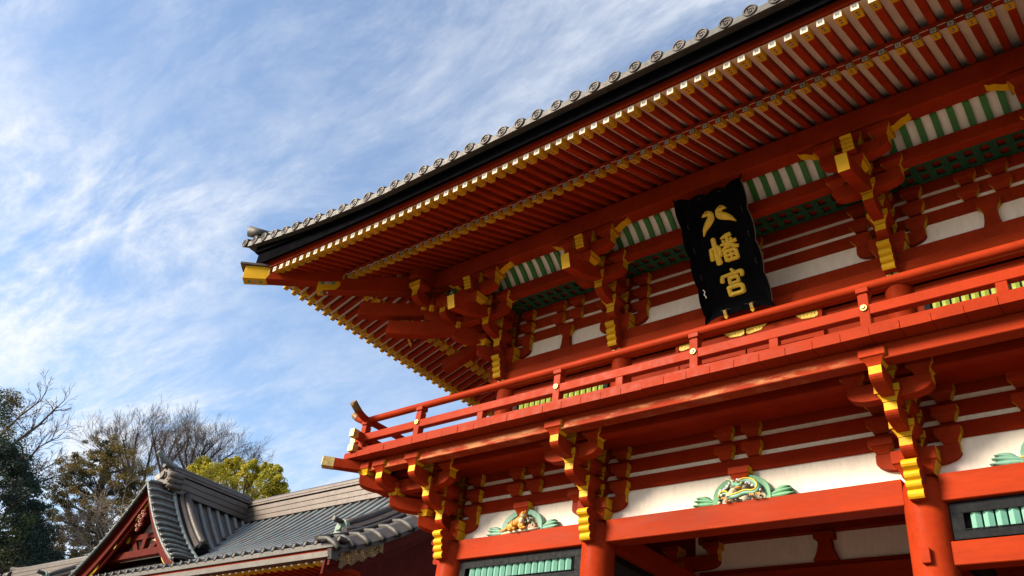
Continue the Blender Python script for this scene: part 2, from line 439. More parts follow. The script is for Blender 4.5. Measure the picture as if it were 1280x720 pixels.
# head beams, lower tie beams, lattice windows, bay by bay (front, middle and rear rows; both sides)
def lattice(x0, x1, z0, z1, y, mat="jade_slat", pitch=0.128, ax='x', low=0.10):
    """Black framed window of upright slats with peaked faces."""
    f = MB(); fr = 0.135
    def bx(a0, a1, c0, c1, q0, q1, mt):
        if ax == 'x': f.box(a0, a1, y + q0, y + q1, c0, c1, mt)
        else: f.box(y + q0, y + q1, a0, a1, c0, c1, mt)
    bx(x0, x1, z1 - fr, z1, -0.02, 0.06, "black_frame"); bx(x0, x1, z0, z0 + low, -0.02, 0.06, "black_frame")
    bx(x0, x0 + fr, z0 + low, z1 - fr, -0.02, 0.06, "black_frame"); bx(x1 - fr, x1, z0 + low, z1 - fr, -0.02, 0.06, "black_frame")
    bx(x0 + fr - 0.02, x1 - fr + 0.02, z0 + low - 0.02, z1 - fr + 0.02, 0.075, 0.10, "black_gap")
    e = 0.012
    for a0, a1, c0, c1 in ((x0 + fr - e, x1 - fr + e, z1 - fr - e, z1 - fr), (x0 + fr - e, x1 - fr + e, z0 + low, z0 + low + e),
                           (x0 + fr - e, x0 + fr, z0 + low, z1 - fr), (x1 - fr, x1 - fr + e, z0 + low, z1 - fr)):
        bx(a0, a1, c0, c1, -0.032, -0.02, "black_frame")
    w = part("lattice_window", f, gate, (((x0 + x1) / 2, y, z0) if ax == 'x' else (y, (x0 + x1) / 2, z0)), 0.004)
    sl = MB(); k = int((x1 - x0 - 2 * fr - 0.02) / pitch); st = (x1 - x0 - 2 * fr - k * pitch) / 2 + x0 + fr
    for i in range(k):
        q = st + (i + 0.5) * pitch; hw = pitch * 0.42
        za, zb = z0 + low + 0.004, z1 - fr - 0.004
        pts = [(q - hw, 0.045), (q - hw, 0.012), (q, -0.016), (q + hw, 0.012), (q + hw, 0.045)]
        if ax == 'x': sl.prism([(p, y + d) for p, d in pts], 'z', za, zb, mat)
        else: sl.prism([(y + d, p) for p, d in pts], 'z', za, zb, mat)
    part("slats", sl, w, WP[w])
    return w
for row, y in enumerate((0.0, PA, DEP)):
    for i in range(3):
        x0, x1 = PX[i] + 0.20, PX[i + 1] - 0.20
        beam("head_beam", x0, x1, y - 0.14, y + 0.14, 5.497, ZT, "red_beam")
        if i != 1:
            beam("tie_beam", x0, x1, y - 0.11, y + 0.11, 4.77, 5.035)
            if row != 1:
                lattice(x0 + 0.055, x1 - 0.055, 5.06, 5.497, y - 0.045 if row == 0 else y)
                m = MB(); m.box(x0, x1, y + 0.075, y + 0.095, 0.45, 4.77, "black_gap")
                if row == 0:                       # the guardian's booth behind the front bays: dark boards, a rail and posts
                    m = MB(); m.box(x0, x1, PA - 0.02, PA + 0.02, 0.45, 4.77, "red_worn"); part("back_wall", m, gate, ((x0 + x1) / 2, PA, 0.45))
                    beam("tie_beam", x0, x1, -0.10, 0.10, 1.3, 1.55)
    for x in (0,):
        pass
for i, x in enumerate(PX):
    for y0, y1 in ((0.2, PA - 0.2), (PA + 0.2, DEP - 0.2)):
        m = MB(); m.box(x - 0.13, x + 0.13, y0, y1, 5.50, ZT - 0.003, "red_beam"); part("head_beam", m, gate, (x, (y0 + y1) / 2, 5.5), 0.008)
        m = MB(); m.box(x - 0.11, x + 0.11, y0, y1, 4.77, 5.035, "red_beam"); part("tie_beam", m, gate, (x, (y0 + y1) / 2, 4.77), 0.008)
        lattice(y0 + 0.055, y1 - 0.055, 5.06, 5.497, x - (0.045 if i < 2 else 0.0), ax='y')
        m = MB(); m.box(x - 0.02, x + 0.02, y0, y1, 0.45, 4.77, "red_worn"); part("side_wall", m, gate, (x, (y0 + y1) / 2, 0.45))
# plaster above the head beams, tie beams of the bracket zone
def wallrun(z0, z1, xa, xb, ya, yb, mat, name, t0, t1, row=('f', 'b', 'l', 'r'), bev=0.006, ext=0.0):
    """The same course on the requested sides of the rectangle xa..xb / ya..yb; t0,t1: offsets outward (-) of its faces."""
    for s in row:
        m = MB()
        if s == 'f': m.box(xa - ext, xb + ext, ya + t0, ya + t1, z0, z1, mat); at = ((xa + xb) / 2, ya, z0)
        if s == 'b': m.box(xa - ext, xb + ext, yb - t1, yb - t0, z0, z1, mat); at = ((xa + xb) / 2, yb, z0)
        if s == 'l': m.box(xa + t0, xa + t1, ya + max(t1, 0) + 0.003 - ext, yb - max(t1, 0) - 0.003 + ext, z0 + 0.002, z1 - 0.002, mat); at = (xa, (ya + yb) / 2, z0)
        if s == 'r': m.box(xb - t1, xb - t0, ya + max(t1, 0) + 0.003 - ext, yb - max(t1, 0) - 0.003 + ext, z0 + 0.002, z1 - 0.002, mat); at = (xb, (ya + yb) / 2, z0)
        part(name, m, gate, at, bev)
for i in range(3):
    m = MB(); m.box(PX[i], PX[i + 1] - 0.002, 0.0, 0.06, ZT + 0.004, 6.99, "white_plaster"); part("plaster_panel", m, gate, ((PX[i] + PX[i + 1]) / 2, 0, ZT))
    m = MB(); m.box(PX[i], PX[i + 1] - 0.002, DEP - 0.06, DEP, ZT + 0.004, 6.99, "white_plaster"); part("plaster_panel", m, gate, ((PX[i] + PX[i + 1]) / 2, DEP, ZT))
for x, d in ((0.0, 1), (2 * CX, -1)):
    m = MB(); m.box(min(x, x + d * 0.06), max(x, x + d * 0.06), 0.062, DEP - 0.062, ZT + 0.004, 6.99, "white_plaster"); part("plaster_panel", m, gate, (x, PA, ZT))
for k in (0, 1, 2):
    wallrun(LZ + k * HZ + GZ + 0.026, LZ + (k + 1) * HZ, 0, 2 * CX, 0, DEP, "red_worn", "wall_beam", -0.04, 0.04)
# interior of the passage: middle-row wall with plaster panels and struts under a dark ceiling
m = MB(); m.box(PA, PA + PB, PA - 0.02, PA + 0.04, ZT + 0.005, 6.9, "white_plaster"); part("plaster_panel", m, gate, (CX, PA, ZT))
beam("inner_beam", PA + 0.1, PA + PB - 0.1, PA - 0.13, PA + 0.12, 6.36, 6.62, "red_worn")
beam("inner_beam", PA + 0.1, PA + PB - 0.1, PA - 0.08, PA + 0.08, ZT + 0.003, 5.905, "red_worn")
def strut_mb(w0, w1, h, hd=0.16, mat="red_lacquer"):
    """Flared strut: waist near the top, spreading toward the foot."""
    m = MB(); L = []; n = 8
    for i in range(n + 1):
        t = i / n; L.append((w0 + (w1 - w0) * (1 - t) ** 2.2, t * h))
    poly = [(-a, z) for a, z in reversed(L)] + [(a, z) for a, z in L]
    m.prism([(p[0], p[1]) for p in poly], 'y', -hd / 2, hd / 2, mat)
    return m
ism = strut_mb(0.10, 0.20, 0.33).mesh("strut", 0.004)
isb = MB(); isb.box(-0.16, 0.16, -0.10, 0.10, 0.33, 0.44, "red_lacquer"); isbm = isb.mesh("bearing_block", 0.006)
for x in (CX,):
    s = link("strut", ism, (x, PA - 0.07, 5.905), gate)
    link("bearing_block", isbm, (x, PA - 0.09, 5.905), s)
m = MB(); m.box(0.06, 2 * CX - 0.06, 0.075, DEP - 0.075, 6.90, 6.96, "red_worn"); part("passage_ceiling", m, gate, (CX, PA, 6.9))
for k in range(9):
    x = PA + PB * (k + 0.5) / 9
    m = MB(); m.box(x - 0.05, x + 0.05, 0.08, PA - 0.14, 6.78, 6.90, "red_worn"); part("ceiling_joist", m, gate, (x, PA / 2, 6.78), 0.005)

# ------------------------------------------------------------------ bracket pieces (shared meshes; datum: top of the first arm)
def block_mb(w=0.30, b=0.165, h=0.19, hs=0.095, end="yellow_paint", body="red_lacquer", d=None, flare=None, notch=None):
    """Bearing block: straight head over a concave flared foot; the +-x faces are painted."""
    m = MB(); d = d or w; n = 5
    lv = [(w / 2, d / 2, h), (w / 2, d / 2, hs), (w / 2 - 0.014, d / 2 - 0.014, hs - 0.002)]
    bd = b * d / w; w0, d0 = w - 0.028, d - 0.028
    for i in range(1, n + 1):
        t = i / n; q = 1 - math.sin(t * PI / 2) * 0.75 - 0.25 * t
        lv.append((b / 2 + (w0 - b) / 2 * q, bd / 2 + (d0 - bd) / 2 * q, (hs - 0.002) * (1 - t)))
    for i in range(len(lv) - 1):
        (xa, ya, za), (xb, yb, zb) = lv[i], lv[i + 1]
        A = [(-xa, -ya, za), (xa, -ya, za), (xa, ya, za), (-xa, ya, za)]
        B = [(-xb, -yb, zb), (xb, -yb, zb), (xb, yb, zb), (-xb, yb, zb)]
        fl = flare if (flare and i > 0) else None
        m.add(A + B, [(4, 5, 1, 0), (5, 6, 2, 1), (6, 7, 3, 2), (7, 4, 0, 3)], [fl or body, fl or end, fl or body, fl or end])
    xa, ya, za = lv[0]; m.add([(-xa, -ya, za), (xa, -ya, za), (xa, ya, za), (-xa, ya, za)], [(0, 1, 2, 3)], body)
    xb, yb, zb = lv[-1]; m.add([(-xb, -yb, zb), (xb, -yb, zb), (xb, yb, zb), (-xb, yb, zb)], [(3, 2, 1, 0)], body)
    return m
blockm = block_mb().mesh("bearing_block", 0.004)
diagblockm = block_mb(w=0.33, b=0.19, h=0.21, hs=0.10, end="red_lacquer", flare="yellow_paint").mesh("bearing_block", 0.004)
capblockm = block_mb(w=0.51, b=0.36, h=0.31, hs=0.15).mesh("bracket_set", 0.006)
def arm_poly(half, top=0.0, dep=0.226, tip=0.105, run=0.27, back=None):
    """Side outline of an arm with the underside curving up to each free end (u along, v up)."""
    n = 7
    cur = [(half - run * (1 - math.sin(PI / 2 * i / n)), top - dep + (dep - tip) * (1 - math.cos(PI / 2 * i / n))) for i in range(n + 1)]
    if back is None:
        p = [(-u, v) for u, v in reversed(cur)] + cur + [(half, top), (-half, top)]
        ends = {len(cur) * 2 - 1, len(cur) * 2 + 1}
    else:
        p = [(back, top - dep)] + cur + [(half, top), (back, top)]
        ends = {len(cur)}
    return p, ends
def arm_mb(half, ax='x', back=None, w=AW, mat="red_lacquer", dep=0.226, tip=0.105, run=0.27, end="yellow_paint"):
    m = MB(); p, ends = arm_poly(half, 0, dep, tip, run, back)
    edge = [end if i in ends else mat for i in range(len(p))]
    if ax == 'x': m.prism(p, 'y', -w, w, mat, edge=edge)
    else: m.prism([(-u, v) for u, v in p], 'x', -w, w, mat, edge=edge)      # free end toward -y
    return m
crossm = arm_mb(0.485).mesh("bracket_arm", 0.004)
projm = [arm_mb(-t, 'y', -0.12 if i == 0 else -0.05).mesh("bracket_arm", 0.004) for i, t in enumerate((T1, T2, T3))]
DI = math.sqrt(2)
diagm = [arm_mb(q * DI, 'y', -0.05, w=0.095, run=0.36, end="red_lacquer").mesh("bracket_arm", 0.004) for q in (0.485, 0.865, 1.275)]
cornerm = arm_mb(-T3 - 0.0, 'y', -0.25).mesh("bracket_arm", 0.004)                # step-2 arm carried past the corner
corner3m = arm_mb(1.70, 'y', 0.9).mesh("bracket_arm", 0.004)
def nosing_mb(out=0.46, zt=-0.26, zb=-0.71, w=0.088, back=0.16, k=1.0):
    """Carved beam end with a rippled yellow front and a dark scroll on each cheek."""
    m = MB(); h = zt - zb
    fr = []
    for a0, a1, z0, z1, bl in ((0.80, 0.90, 1.05, 0.72, 0.20), (0.88, 0.86, 0.70, 0.48, 0.075), (0.83, 0.81, 0.46, 0.25, 0.07), (0.77, 0.75, 0.23, 0.0, 0.06)):
        for k in range(7):                 # four rounded lobes, the top one the largest
            t = k / 6
            fr.append((a0 + (a1 - a0) * t + bl * math.sin(PI * t) ** 0.7, z0 + (z1 - z0) * t))
    pts = [(-back, zt - 0.04 * h), (-out * 0.62, zt - 0.02 * h)] + [(-out * q, zb + h * z) for q, z in fr] + [(-back, zb)]
    ed = ["red_lacquer"] * len(pts)
    for i in range(1, 1 + len(fr)): ed[i] = "yellow_paint"
    m.prism(pts, 'x', -w, w, "red_lacquer", edge=ed)
    for s in (-1, 1):
        sp = [(s * (w + 0.001), -out * 0.56 + (0.012 + 0.052 * t / 10) * math.cos(t * 0.62 + 0.6), zb + h * 0.56 + (0.012 + 0.052 * t / 10) * math.sin(t * 0.62 + 0.6)) for t in range(13)]
        m.tube(sp, 0.006, 5, "ink", smooth=False)
    return m
nosem = nosing_mb().mesh("nosing")
smallnosem = nosing_mb(out=0.34, zt=0.26, zb=0.02, w=0.08, back=0.05).mesh("nosing")

def rot2(x, y, th):
    return x * math.cos(th) - y * math.sin(th), x * math.sin(th) + y * math.cos(th)
class Bracket:
    def __init__(s, px, py, z):
        s.p = (px, py, z)
        s.o = link("bracket_set", capblockm, (px, py, z - 0.37), gate)
    def put(s, name, me, lx, ly, lz, th=0.0, rz=0.0):
        x, y = rot2(lx, ly, th)
        return link(name, me, (s.p[0] + x, s.p[1] + y, s.p[2] + lz), s.o, rz=th + rz)
    def arm(s, me, lx, ly, lz, th=0.0, rz=0.0): return s.put("bracket_arm", me, lx, ly, lz, th, rz)
    def blk(s, lx, ly, lz, th=0.0, gy=False, me=None): return s.put("bearing_block", me or blockm, lx, ly, lz, th, PI / 2 if gy else 0)
def front_pieces(B, th, lower=True, half=None):
    """One face of a bracket set: th turns its outward direction (-y) to the face's. half: -1/+1 leaves out the pieces on that side (a corner)."""
    B.arm(crossm, 0, 0, 0, th)
    for k in range(3 if lower else 2): B.arm(projm[k], 0, 0, k * HZ, th)
    for sx in (-1, 1):
        if half == sx: continue
        for k in (0, 1, 2): B.blk(sx * 0.39, 0, k * HZ, th)
    for k, ss in enumerate(((0, S1), (0, S1, S2), (0, S1, S2))):
        for q in ss: B.blk(0, q, k * HZ, th, True)
    B.arm(crossm, 0, S2, 2 * HZ, th)
    for sx in (-1, 1):
        if half == sx: continue
        B.blk(sx * 0.39, S2, 2 * HZ, th)
    if lower:
        B.blk(0, S3, 2 * HZ, th)
    B.put("nosing", nosem, 0, 0, 0.0, th)
def tail_mb(L=1.86, mat="red_lacquer"):
    """Tail rafter: heavy sloping lever, hollowed top, end cut square and painted."""
    m = MB(); n = 12; top = []; bot = []
    for i in range(n + 1):
        t = i / n; y = -L * t + 0.0
        zt = 0.86 - 0.335 * L * t + 0.055 * math.sin(PI * min(1, max(0, (t - 0.45) / 0.55))) * -1 + 0.015 * t
        top.append((y, zt)); bot.append((y + (0.08 if i == n else 0.02), zt - 0.245))
    poly = bot + top[::-1]
    ed = [mat] * len(poly); ed[n] = "yellow_paint"
    m.prism(poly, 'x', -0.085, 0.085, mat, edge=ed)
    return m
tailm = tail_mb().mesh("tail_rafter", 0.005)
def sane_mb(half=0.80):
    """Long bearing piece under the purlin with rippled yellow ends."""
    m = MB(); n = 6
    cur = [(half - 0.34 * (1 - i / n), -0.21 + 0.15 * (i / n) ** 1.3 + 0.012 * math.sin(i * 2.1)) for i in range(n + 1)]
    p = [(-u, v) for u, v in reversed(cur)] + cur + [(half, 0), (-half, 0)]
    k = len(cur); ed = ["red_lacquer"] * len(p)
    for i in list(range(0, n)) + list(range(k, k + n)) + [2 * k - 1, 2 * k + 1]: ed[i] = "yellow_paint"
    m.prism(p, 'y', -0.07, 0.07, "red_lacquer", edge=ed)
    return m
sanem = sane_mb().mesh("purlin_bearer", 0.003)
def upper_pieces(B, th, half=None):
    front_pieces(B, th, False, half)
    B.put("tail_rafter", tailm, 0, 0, 0, th)
    B.blk(0, S3, 3 * HZ - 0.226 - 0.19, th)
    B.arm(crossm, 0, S3, 3 * HZ, th)
    for sx in (-1, 0, 1):
        if half == sx: continue
        B.blk(sx * 0.39, S3, 3 * HZ, th)
    B.put("nosing", smallnosem, 0, S3, 2 * HZ + GZ, th)
    B.put("purlin_bearer", sanem, 0, S3, 4 * HZ + GZ - 0.226 + 0.21, th)

LEFT = -PI / 2                      # turns the front face's outward -y to -x
RIGHT = PI / 2
# lower sets on the front, and on the left side
for x in PX[1:3]:
    front_pieces(Bracket(x, 0, LZ), 0)
front_pieces(Bracket(0, PA, LZ), LEFT)
front_pieces(Bracket(2 * CX, PA, LZ), RIGHT)
def corner(px, py, z, mirror, upper=False):
    B = Bracket(px, py, z)
    t2 = RIGHT if mirror else LEFT
    sg = 1 if mirror else -1        # outward x
    f = upper_pieces if upper else (lambda b, t, half: front_pieces(b, t, True, half))
    f(B, 0, half=sg)
    # the side face, without doubling the shared blocks and first arms
    f2 = 1 if not mirror else -1
    f(B, t2, half=f2)
    dg = (-PI / 4 if not mirror else PI / 4)
    for k in range(3):
        B.arm(diagm[k], 0, 0, k * HZ - 0.003, dg)
    for k, q in enumerate((0.39, 0.79, 1.19)):
        B.put("bearing_block", diagblockm, sg * q, -q, k * HZ - 0.003)
    # step-2 arms carried through the corner to their own tips, with blocks
    B.arm(cornerm, sg * 0.79, 0, 2 * HZ + 0.002, 0)
    B.put("bearing_block", blockm, sg * 0.79, S3, 2 * HZ, 0)
    B.put("bracket_arm", cornerm, 0, -0.79, 2 * HZ + 0.002, 0, t2)
    B.put("bearing_block", blockm, sg * 1.20, -0.79, 2 * HZ, 0, PI / 2)
    if upper:
        B.arm(corner3m, sg * 1.20, 0, 3 * HZ + 0.002, 0); B.put("bearing_block", blockm, sg * 1.20, -1.60, 3 * HZ, 0, PI / 2)
        B.put("bracket_arm", corner3m, 0, -1.20, 3 * HZ + 0.002, 0, t2); B.put("bearing_block", blockm, sg * 1.60, -1.20, 3 * HZ, 0)
    return B
corner(0, 0, LZ, False)
corner(2 * CX, 0, LZ, True)

for x in PX[1:3]:                    # plain arms on the middle-row pillars of the passage
    o = link("bracket_arm", crossm, (x, PA - 0.07, 6.165), gate)
    for q in (-0.39, 0.39): link("bearing_block", blockm, (x + q, PA - 0.07, 6.165), o)
    link("nosing", nosem, (x, PA - 0.12, 6.22), gate)
# blocks between the sets, over the carved struts, level by level
class Loose(Bracket):
    def __init__(s, o, px, py, z): s.o = o; s.p = (px, py, z)
pairm = block_mb(w=0.29, d=0.26).mesh("bearing_block", 0.004)
MID = [(PX[i] + PX[i + 1]) / 2 for i in range(3)]
for x in MID:
    for k in (1, 2):
        for q in (-0.205, 0.205):
            link("bearing_block", pairm, (x + q, 0, LZ + k * HZ), gate)

# ------------------------------------------------------------------ carved struts with painted animals over the front head beam
def leaf_fan(m, sx, mat):
    """Acanthus-like leaf lying on the beam, tip outward."""
    for (du, dv, ln, wd, an) in ((0.00, 0.02, 0.34, 0.075, 0.10), (0.02, 0.07, 0.30, 0.07, 0.42), (0.06, 0.10, 0.24, 0.065, 0.80), (0.10, 0.10, 0.18, 0.06, 1.25)):
        n = 7; rows = []
        for i in range(n + 1):
            t = i / n; w = wd * 0.6 * math.sin(PI * min(1, t * 0.82 + 0.18)) ** 0.9
            cx_ = sx * (0.40 + du + ln * t * math.cos(an * (1 - 0.45 * t))); cz_ = dv * 0.6 + ln * t * math.sin(an * (1 - 0.6 * t)) * 0.75 + 0.02
            nx, nz = -math.sin(an * 0.7) * sx, math.cos(an * 0.7)
            rows.append([(cx_ + nx * w * q, -0.055 - 0.035 * math.cos(q * 1.5) - 0.02 * t, cz_ + nz * w * q) for q in (-1, -0.5, 0, 0.5, 1)])
        m.strip(rows, mat)
        m.strip([[(x, y + 0.05, z) for x, y, z in r] for r in rows], mat)
        for e in (0, 4):
            m.strip([[r[e], (r[e][0], r[e][1] + 0.05, r[e][2])] for r in rows], mat)
def arch_mb(mat):
    m = MB(); n = 16
    out = []; inn = []
    for i in range(n + 1):
        t = i / n * PI
        u = -math.cos(t); 
        zo = 0.385 * (math.sin(t) ** 0.62); zi = 0.30 * (math.sin(t) ** 0.7)
        out.append((u * 0.42 * (1 - 0.22 * math.sin(t) ** 2.5), zo)); inn.append((u * 0.345 * (1 - 0.22 * math.sin(t) ** 2), zi))
    poly = out + inn[::-1]
    rows = [[(out[i][0], -0.10, out[i][1]), (inn[i][0], -0.085, inn[i][1]), (inn[i][0], 0.0, inn[i][1]), (out[i][0], 0.0, out[i][1])] for i in range(n + 1)]
    m.strip(rows, mat, False, True)
    return m
def back_mb():
    m = MB(); n = 12
    m.prism([(0.33 * -math.cos(PI * i / n), 0.27 * math.sin(PI * i / n) ** 0.7) for i in range(n + 1)], 'y', -0.03, -0.002, "cream")
    return m
rnd = random.Random(5)
def tiger(o, at):
    b = MB(); O = "tiger_orange"; y = -0.13
    b.tube([(-0.17, y, 0.06), (-0.12, y, 0.10), (-0.02, y - 0.01, 0.13), (0.06, y - 0.03, 0.17)], [0.05, 0.062, 0.058, 0.05], 10, O)
    b.ball((-0.13, y - 0.02, 0.075), (0.062, 0.05, 0.065), O); b.ball((0.075, y - 0.04, 0.20), (0.055, 0.05, 0.05), O)
    b.ball((0.105, y - 0.075, 0.183), (0.03, 0.028, 0.024), "cream"); b.ball((0.11, y - 0.1, 0.19), 0.009, "ink", 6, 4)
    for ex in (0.06, 0.105): b.ball((ex, y - 0.082, 0.212), 0.008, "ink", 6, 4); b.ball((ex - 0.012, y - 0.03, 0.25), (0.017, 0.012, 0.018), O, 6, 5)
    for (x0, x1, yy) in ((0.03, 0.045, -0.02), (0.075, 0.10, -0.03), (-0.09, -0.06, -0.04), (-0.16, -0.15, -0.02)):
        b.tube([(x0, y + yy, 0.12), (x0 - 0.01, y + yy - 0.01, 0.07), (x1, y + yy - 0.01, 0.035)], [0.032, 0.026, 0.02], 8, O)
        b.ball((x1 + 0.015, y + yy - 0.02, 0.03), (0.032, 0.022, 0.018), O, 7, 5)
    b.tube([(-0.19, y, 0.08), (-0.25, y, 0.06), (-0.29, y, 0.04), (-0.33, y - 0.01, 0.05)], [0.022, 0.018, 0.015, 0.012], 7, O)
    b.ball((0.06, y - 0.055, 0.13), (0.04, 0.03, 0.05), "cream")
    for i in range(7):
        xx = -0.16 + i * 0.035; b.tube([(xx, y - 0.052, 0.13 + 0.01 * i), (xx + 0.012, y - 0.066, 0.10 + 0.008 * i)], 0.005, 5, "ink")
    b.v = [(x * 1.22, -0.13 + (yy + 0.13) * 1.25, z * 1.2) for x, yy, z in b.v]; link("carved_tiger", b.mesh("carved_tiger"), at, o)
    f = MB()
    for i in range(46):
        t = rnd.uniform(0.12, 0.88) * PI
        u = -math.cos(t) * 0.30 * rnd.uniform(0.75, 1.0); z = 0.25 * math.sin(t) ** 0.7 * rnd.uniform(0.72, 1.0)
        f.ball((u, -0.08 - rnd.uniform(0, 0.03), z), (0.020, 0.016, 0.020), rnd.choice(["pine_dark", "pine_dark", "mint", "cream"]), 6, 4)
    link("carved_foliage", f.mesh("carved_foliage"), at, o)
    g = MB()
    for i in range(15):
        u = rnd.uniform(0.02, 0.34); g.ball((u, -0.11, 0.03 + rnd.uniform(0, 0.05)), (rnd.uniform(.02, .04), 0.03, rnd.uniform(.02, .045)), rnd.choice(["rock_pink", "rock_pink", "cream"]), 6, 5)
    g.tube([(-0.36, -0.10, 0.02), (-0.1, -0.14, 0.014), (0.2, -0.14, 0.016), (0.38, -0.10, 0.03)], [0.02, 0.024, 0.024, 0.016], 7, "cream")
    link("carved_rock", g.mesh("carved_rock"), at, o)
def dragon(o, at):
    b = MB(); G = "mint"; y = -0.13
    path = [(-0.27, y, 0.05), (-0.23, y - 0.02, 0.12), (-0.15, y - 0.03, 0.11), (-0.12, y - 0.05, 0.05), (-0.02, y - 0.06, 0.045), (0.09, y - 0.05, 0.09), (0.2, y - 0.04, 0.06), (0.26, y - 0.03, 0.13), (0.19, y - 0.02, 0.22), (0.08, y - 0.02, 0.25), (0.01, y - 0.04, 0.22)]
    sm = []
    for i in range(len(path) - 1):
        for k in range(4):
            sm.append(Vector(path[i]).lerp(Vector(path[i + 1]), k / 4))
    for _ in range(3):
        sm = [sm[0]] + [(sm[i - 1] + sm[i] * 2 + sm[i + 1]) / 4 for i in range(1, len(sm) - 1)] + [sm[-1]]
    b.tube(sm, [0.014 + 0.017 * min(1, i / 14) for i in range(len(sm))], 9, G)
    b.tube([p + Vector((0, -0.03, 0.022)) for p in sm], 0.010, 5, "gold_leaf")
    b.ball((-0.02, y - 0.075, 0.19), (0.062, 0.045, 0.042), G); b.ball((0.03, y - 0.10, 0.165), (0.05, 0.035, 0.026), G)
    b.ball((0.02, y - 0.105, 0.135), (0.045, 0.03, 0.014), "tiger_orange"); b.ball((0.07, y - 0.125, 0.178), (0.016, 0.014, 0.012), "gold_leaf", 6, 5)
    for ex in (-0.03, 0.015): b.ball((ex, y - 0.122, 0.212), 0.012, "gold_leaf", 6, 5); b.ball((ex, y - 0.133, 0.212), 0.006, "ink", 5, 4)
    for s in (-1, 1): b.tube([(-0.05, y - 0.06, 0.22), (-0.09, y - 0.07, 0.26), (-0.15, y - 0.08 + s * 0.02, 0.275)], [0.012, 0.009, 0.004], 6, "cream")
    for px_ in (-0.2, 0.16, 0.24):
        for k in range(3): b.tube([(px_, y - 0.05, 0.05), (px_ + 0.02 * k, y - 0.085, 0.035), (px_ + 0.03 * k, y - 0.10, 0.015)], [0.014, 0.010, 0.004], 6, "tiger_orange")
    for i in range(6): b.ball((-0.11 + 0.012 * i, y - 0.075, 0.06 + 0.016 * i), (0.05, 0.02, 0.010), "cream", 7, 4)
    b.v = [(x * 1.12, yy, z * 1.1) for x, yy, z in b.v]; link("carved_dragon", b.mesh("carved_dragon"), at, o)
    f = MB()
    for i in range(80):
        t = rnd.uniform(0.06, 0.94) * PI
        u = -math.cos(t) * 0.31 * rnd.uniform(0.82, 1.06); z = 0.30 * math.sin(t) ** 0.7 * rnd.uniform(0.78, 1.02)
        r = rnd.uniform(0.014, 0.026); f.ball((u, -0.10 - rnd.uniform(0, 0.07), z), (r, r * 0.7, r), "cloud_white", 8, 6)
    link("carved_cloud", f.mesh("carved_cloud"), at, o)
    g = MB()
    for i in range(16):
        u = rnd.uniform(-0.34, 0.36); g.ball((u, -0.10, 0.02 + rnd.uniform(0, 0.03)), (rnd.uniform(.018, .035), 0.03, rnd.uniform(.014, .03)), rnd.choice(["rock_pink", "cream", "tiger_orange", "cloud_white"]), 6, 5)
    link("carved_wave", g.mesh("carved_wave"), at, o)
for i, x in enumerate(MID):
    gm = "leaf_green" if i == 1 else "mint"
    at = (x + 0.03, -0.005, ZT + 0.002)
    s = link("carved_strut", arch_mb(gm).mesh("carved_strut", 0.006), at, gate)
    for sx in (-1, 1):
        l = MB(); leaf_fan(l, sx, gm); link("carved_leaf", l.mesh("carved_leaf"), at, s)
    link("backing", back_mb().mesh("backing"), at, s)
    (dragon if i == 1 else tiger)(s, at)
    bb = block_mb(w=0.30, b=0.2, h=0.19, hs=0.095, d=0.30); link("bearing_block", bb.mesh("bearing_block", 0.004), (x + 0.02, -0.01, LZ - 0.055 - 0.02), s)

# ------------------------------------------------------------------ balcony
zb0, zb1, FE = 7.0, 7.11, 1.528
for sx, nm in ((0, 'f'),):
    beam("balcony_beam", -1.30, 2 * CX + 1.30, -1.30, -1.10, LZ + 2 * HZ + GZ, zb0 - 0.004, "red_peel_sunlit")
    beam("balcony_beam", -0.875, 2 * CX + 0.875, -0.875, -0.705, LZ + 2 * HZ + GZ, zb0 - 0.006, "red_worn")
for x, s in ((0, -1), (2 * CX, 1)):
    for q0, q1 in ((1.10, 1.298), (0.705, 0.873)):
        xa, xb = sorted((x + s * q0, x + s * q1))
        m = MB(); m.box(xa, xb, -q0 + 0.004, DEP + q0, LZ + 2 * HZ + GZ + 0.002, zb0 - 0.007, "red_worn"); part("balcony_beam", m, gate, ((xa + xb) / 2, PA, 6.8), 0.008)
m = MB(); m.box(0.0, 2 * CX, -0.70, -0.082, 6.93, 6.97, "red_worn"); part("soffit_board", m, gate, (CX, -0.4, 6.93))
k = 0; x = -FE; fl = MB(); rr = random.Random(3)
while x < 2 * CX + FE:
    w = min(0.338, 2 * CX + FE - x); dz = rr.uniform(-0.0025, 0.0025); dy = rr.uniform(-0.004, 0.004)
    fl.box(x + 0.0025, x + w - 0.0025, -FE + dy, 0.25, zb0 + dz, zb1 + dz, "red_rail"); x += w
part("balcony_floor", fl, gate, (CX, -0.6, zb0), 0.004)
for sx in (0, 1):
    fl = MB(); y = 0.256
    while y < DEP + FE:
        w = min(0.338, DEP + FE - y); dz = rr.uniform(-0.0025, 0.0025)
        xa, xb = (-FE, 0.25) if sx == 0 else (2 * CX - 0.25, 2 * CX + FE)
        fl.box(xa, xb, y + 0.0025, y + w - 0.0025, zb0 + dz, zb1 + dz, "red_rail"); y += w
    part("balcony_floor", fl, gate, (-0.6 if sx == 0 else 2 * CX + 0.6, PA, zb0), 0.004)
dk = MB(); dk.box(-FE + 0.12, 2 * CX + FE - 0.12, -FE + 0.12, 0.2, zb1 + 0.004, zb1 + 0.02, "deck_bounce_pale"); part("deck_bounce", dk, gate, (CX, -0.6, zb1))  # unseen pale sheet over the floor, added to bounce warm light upward
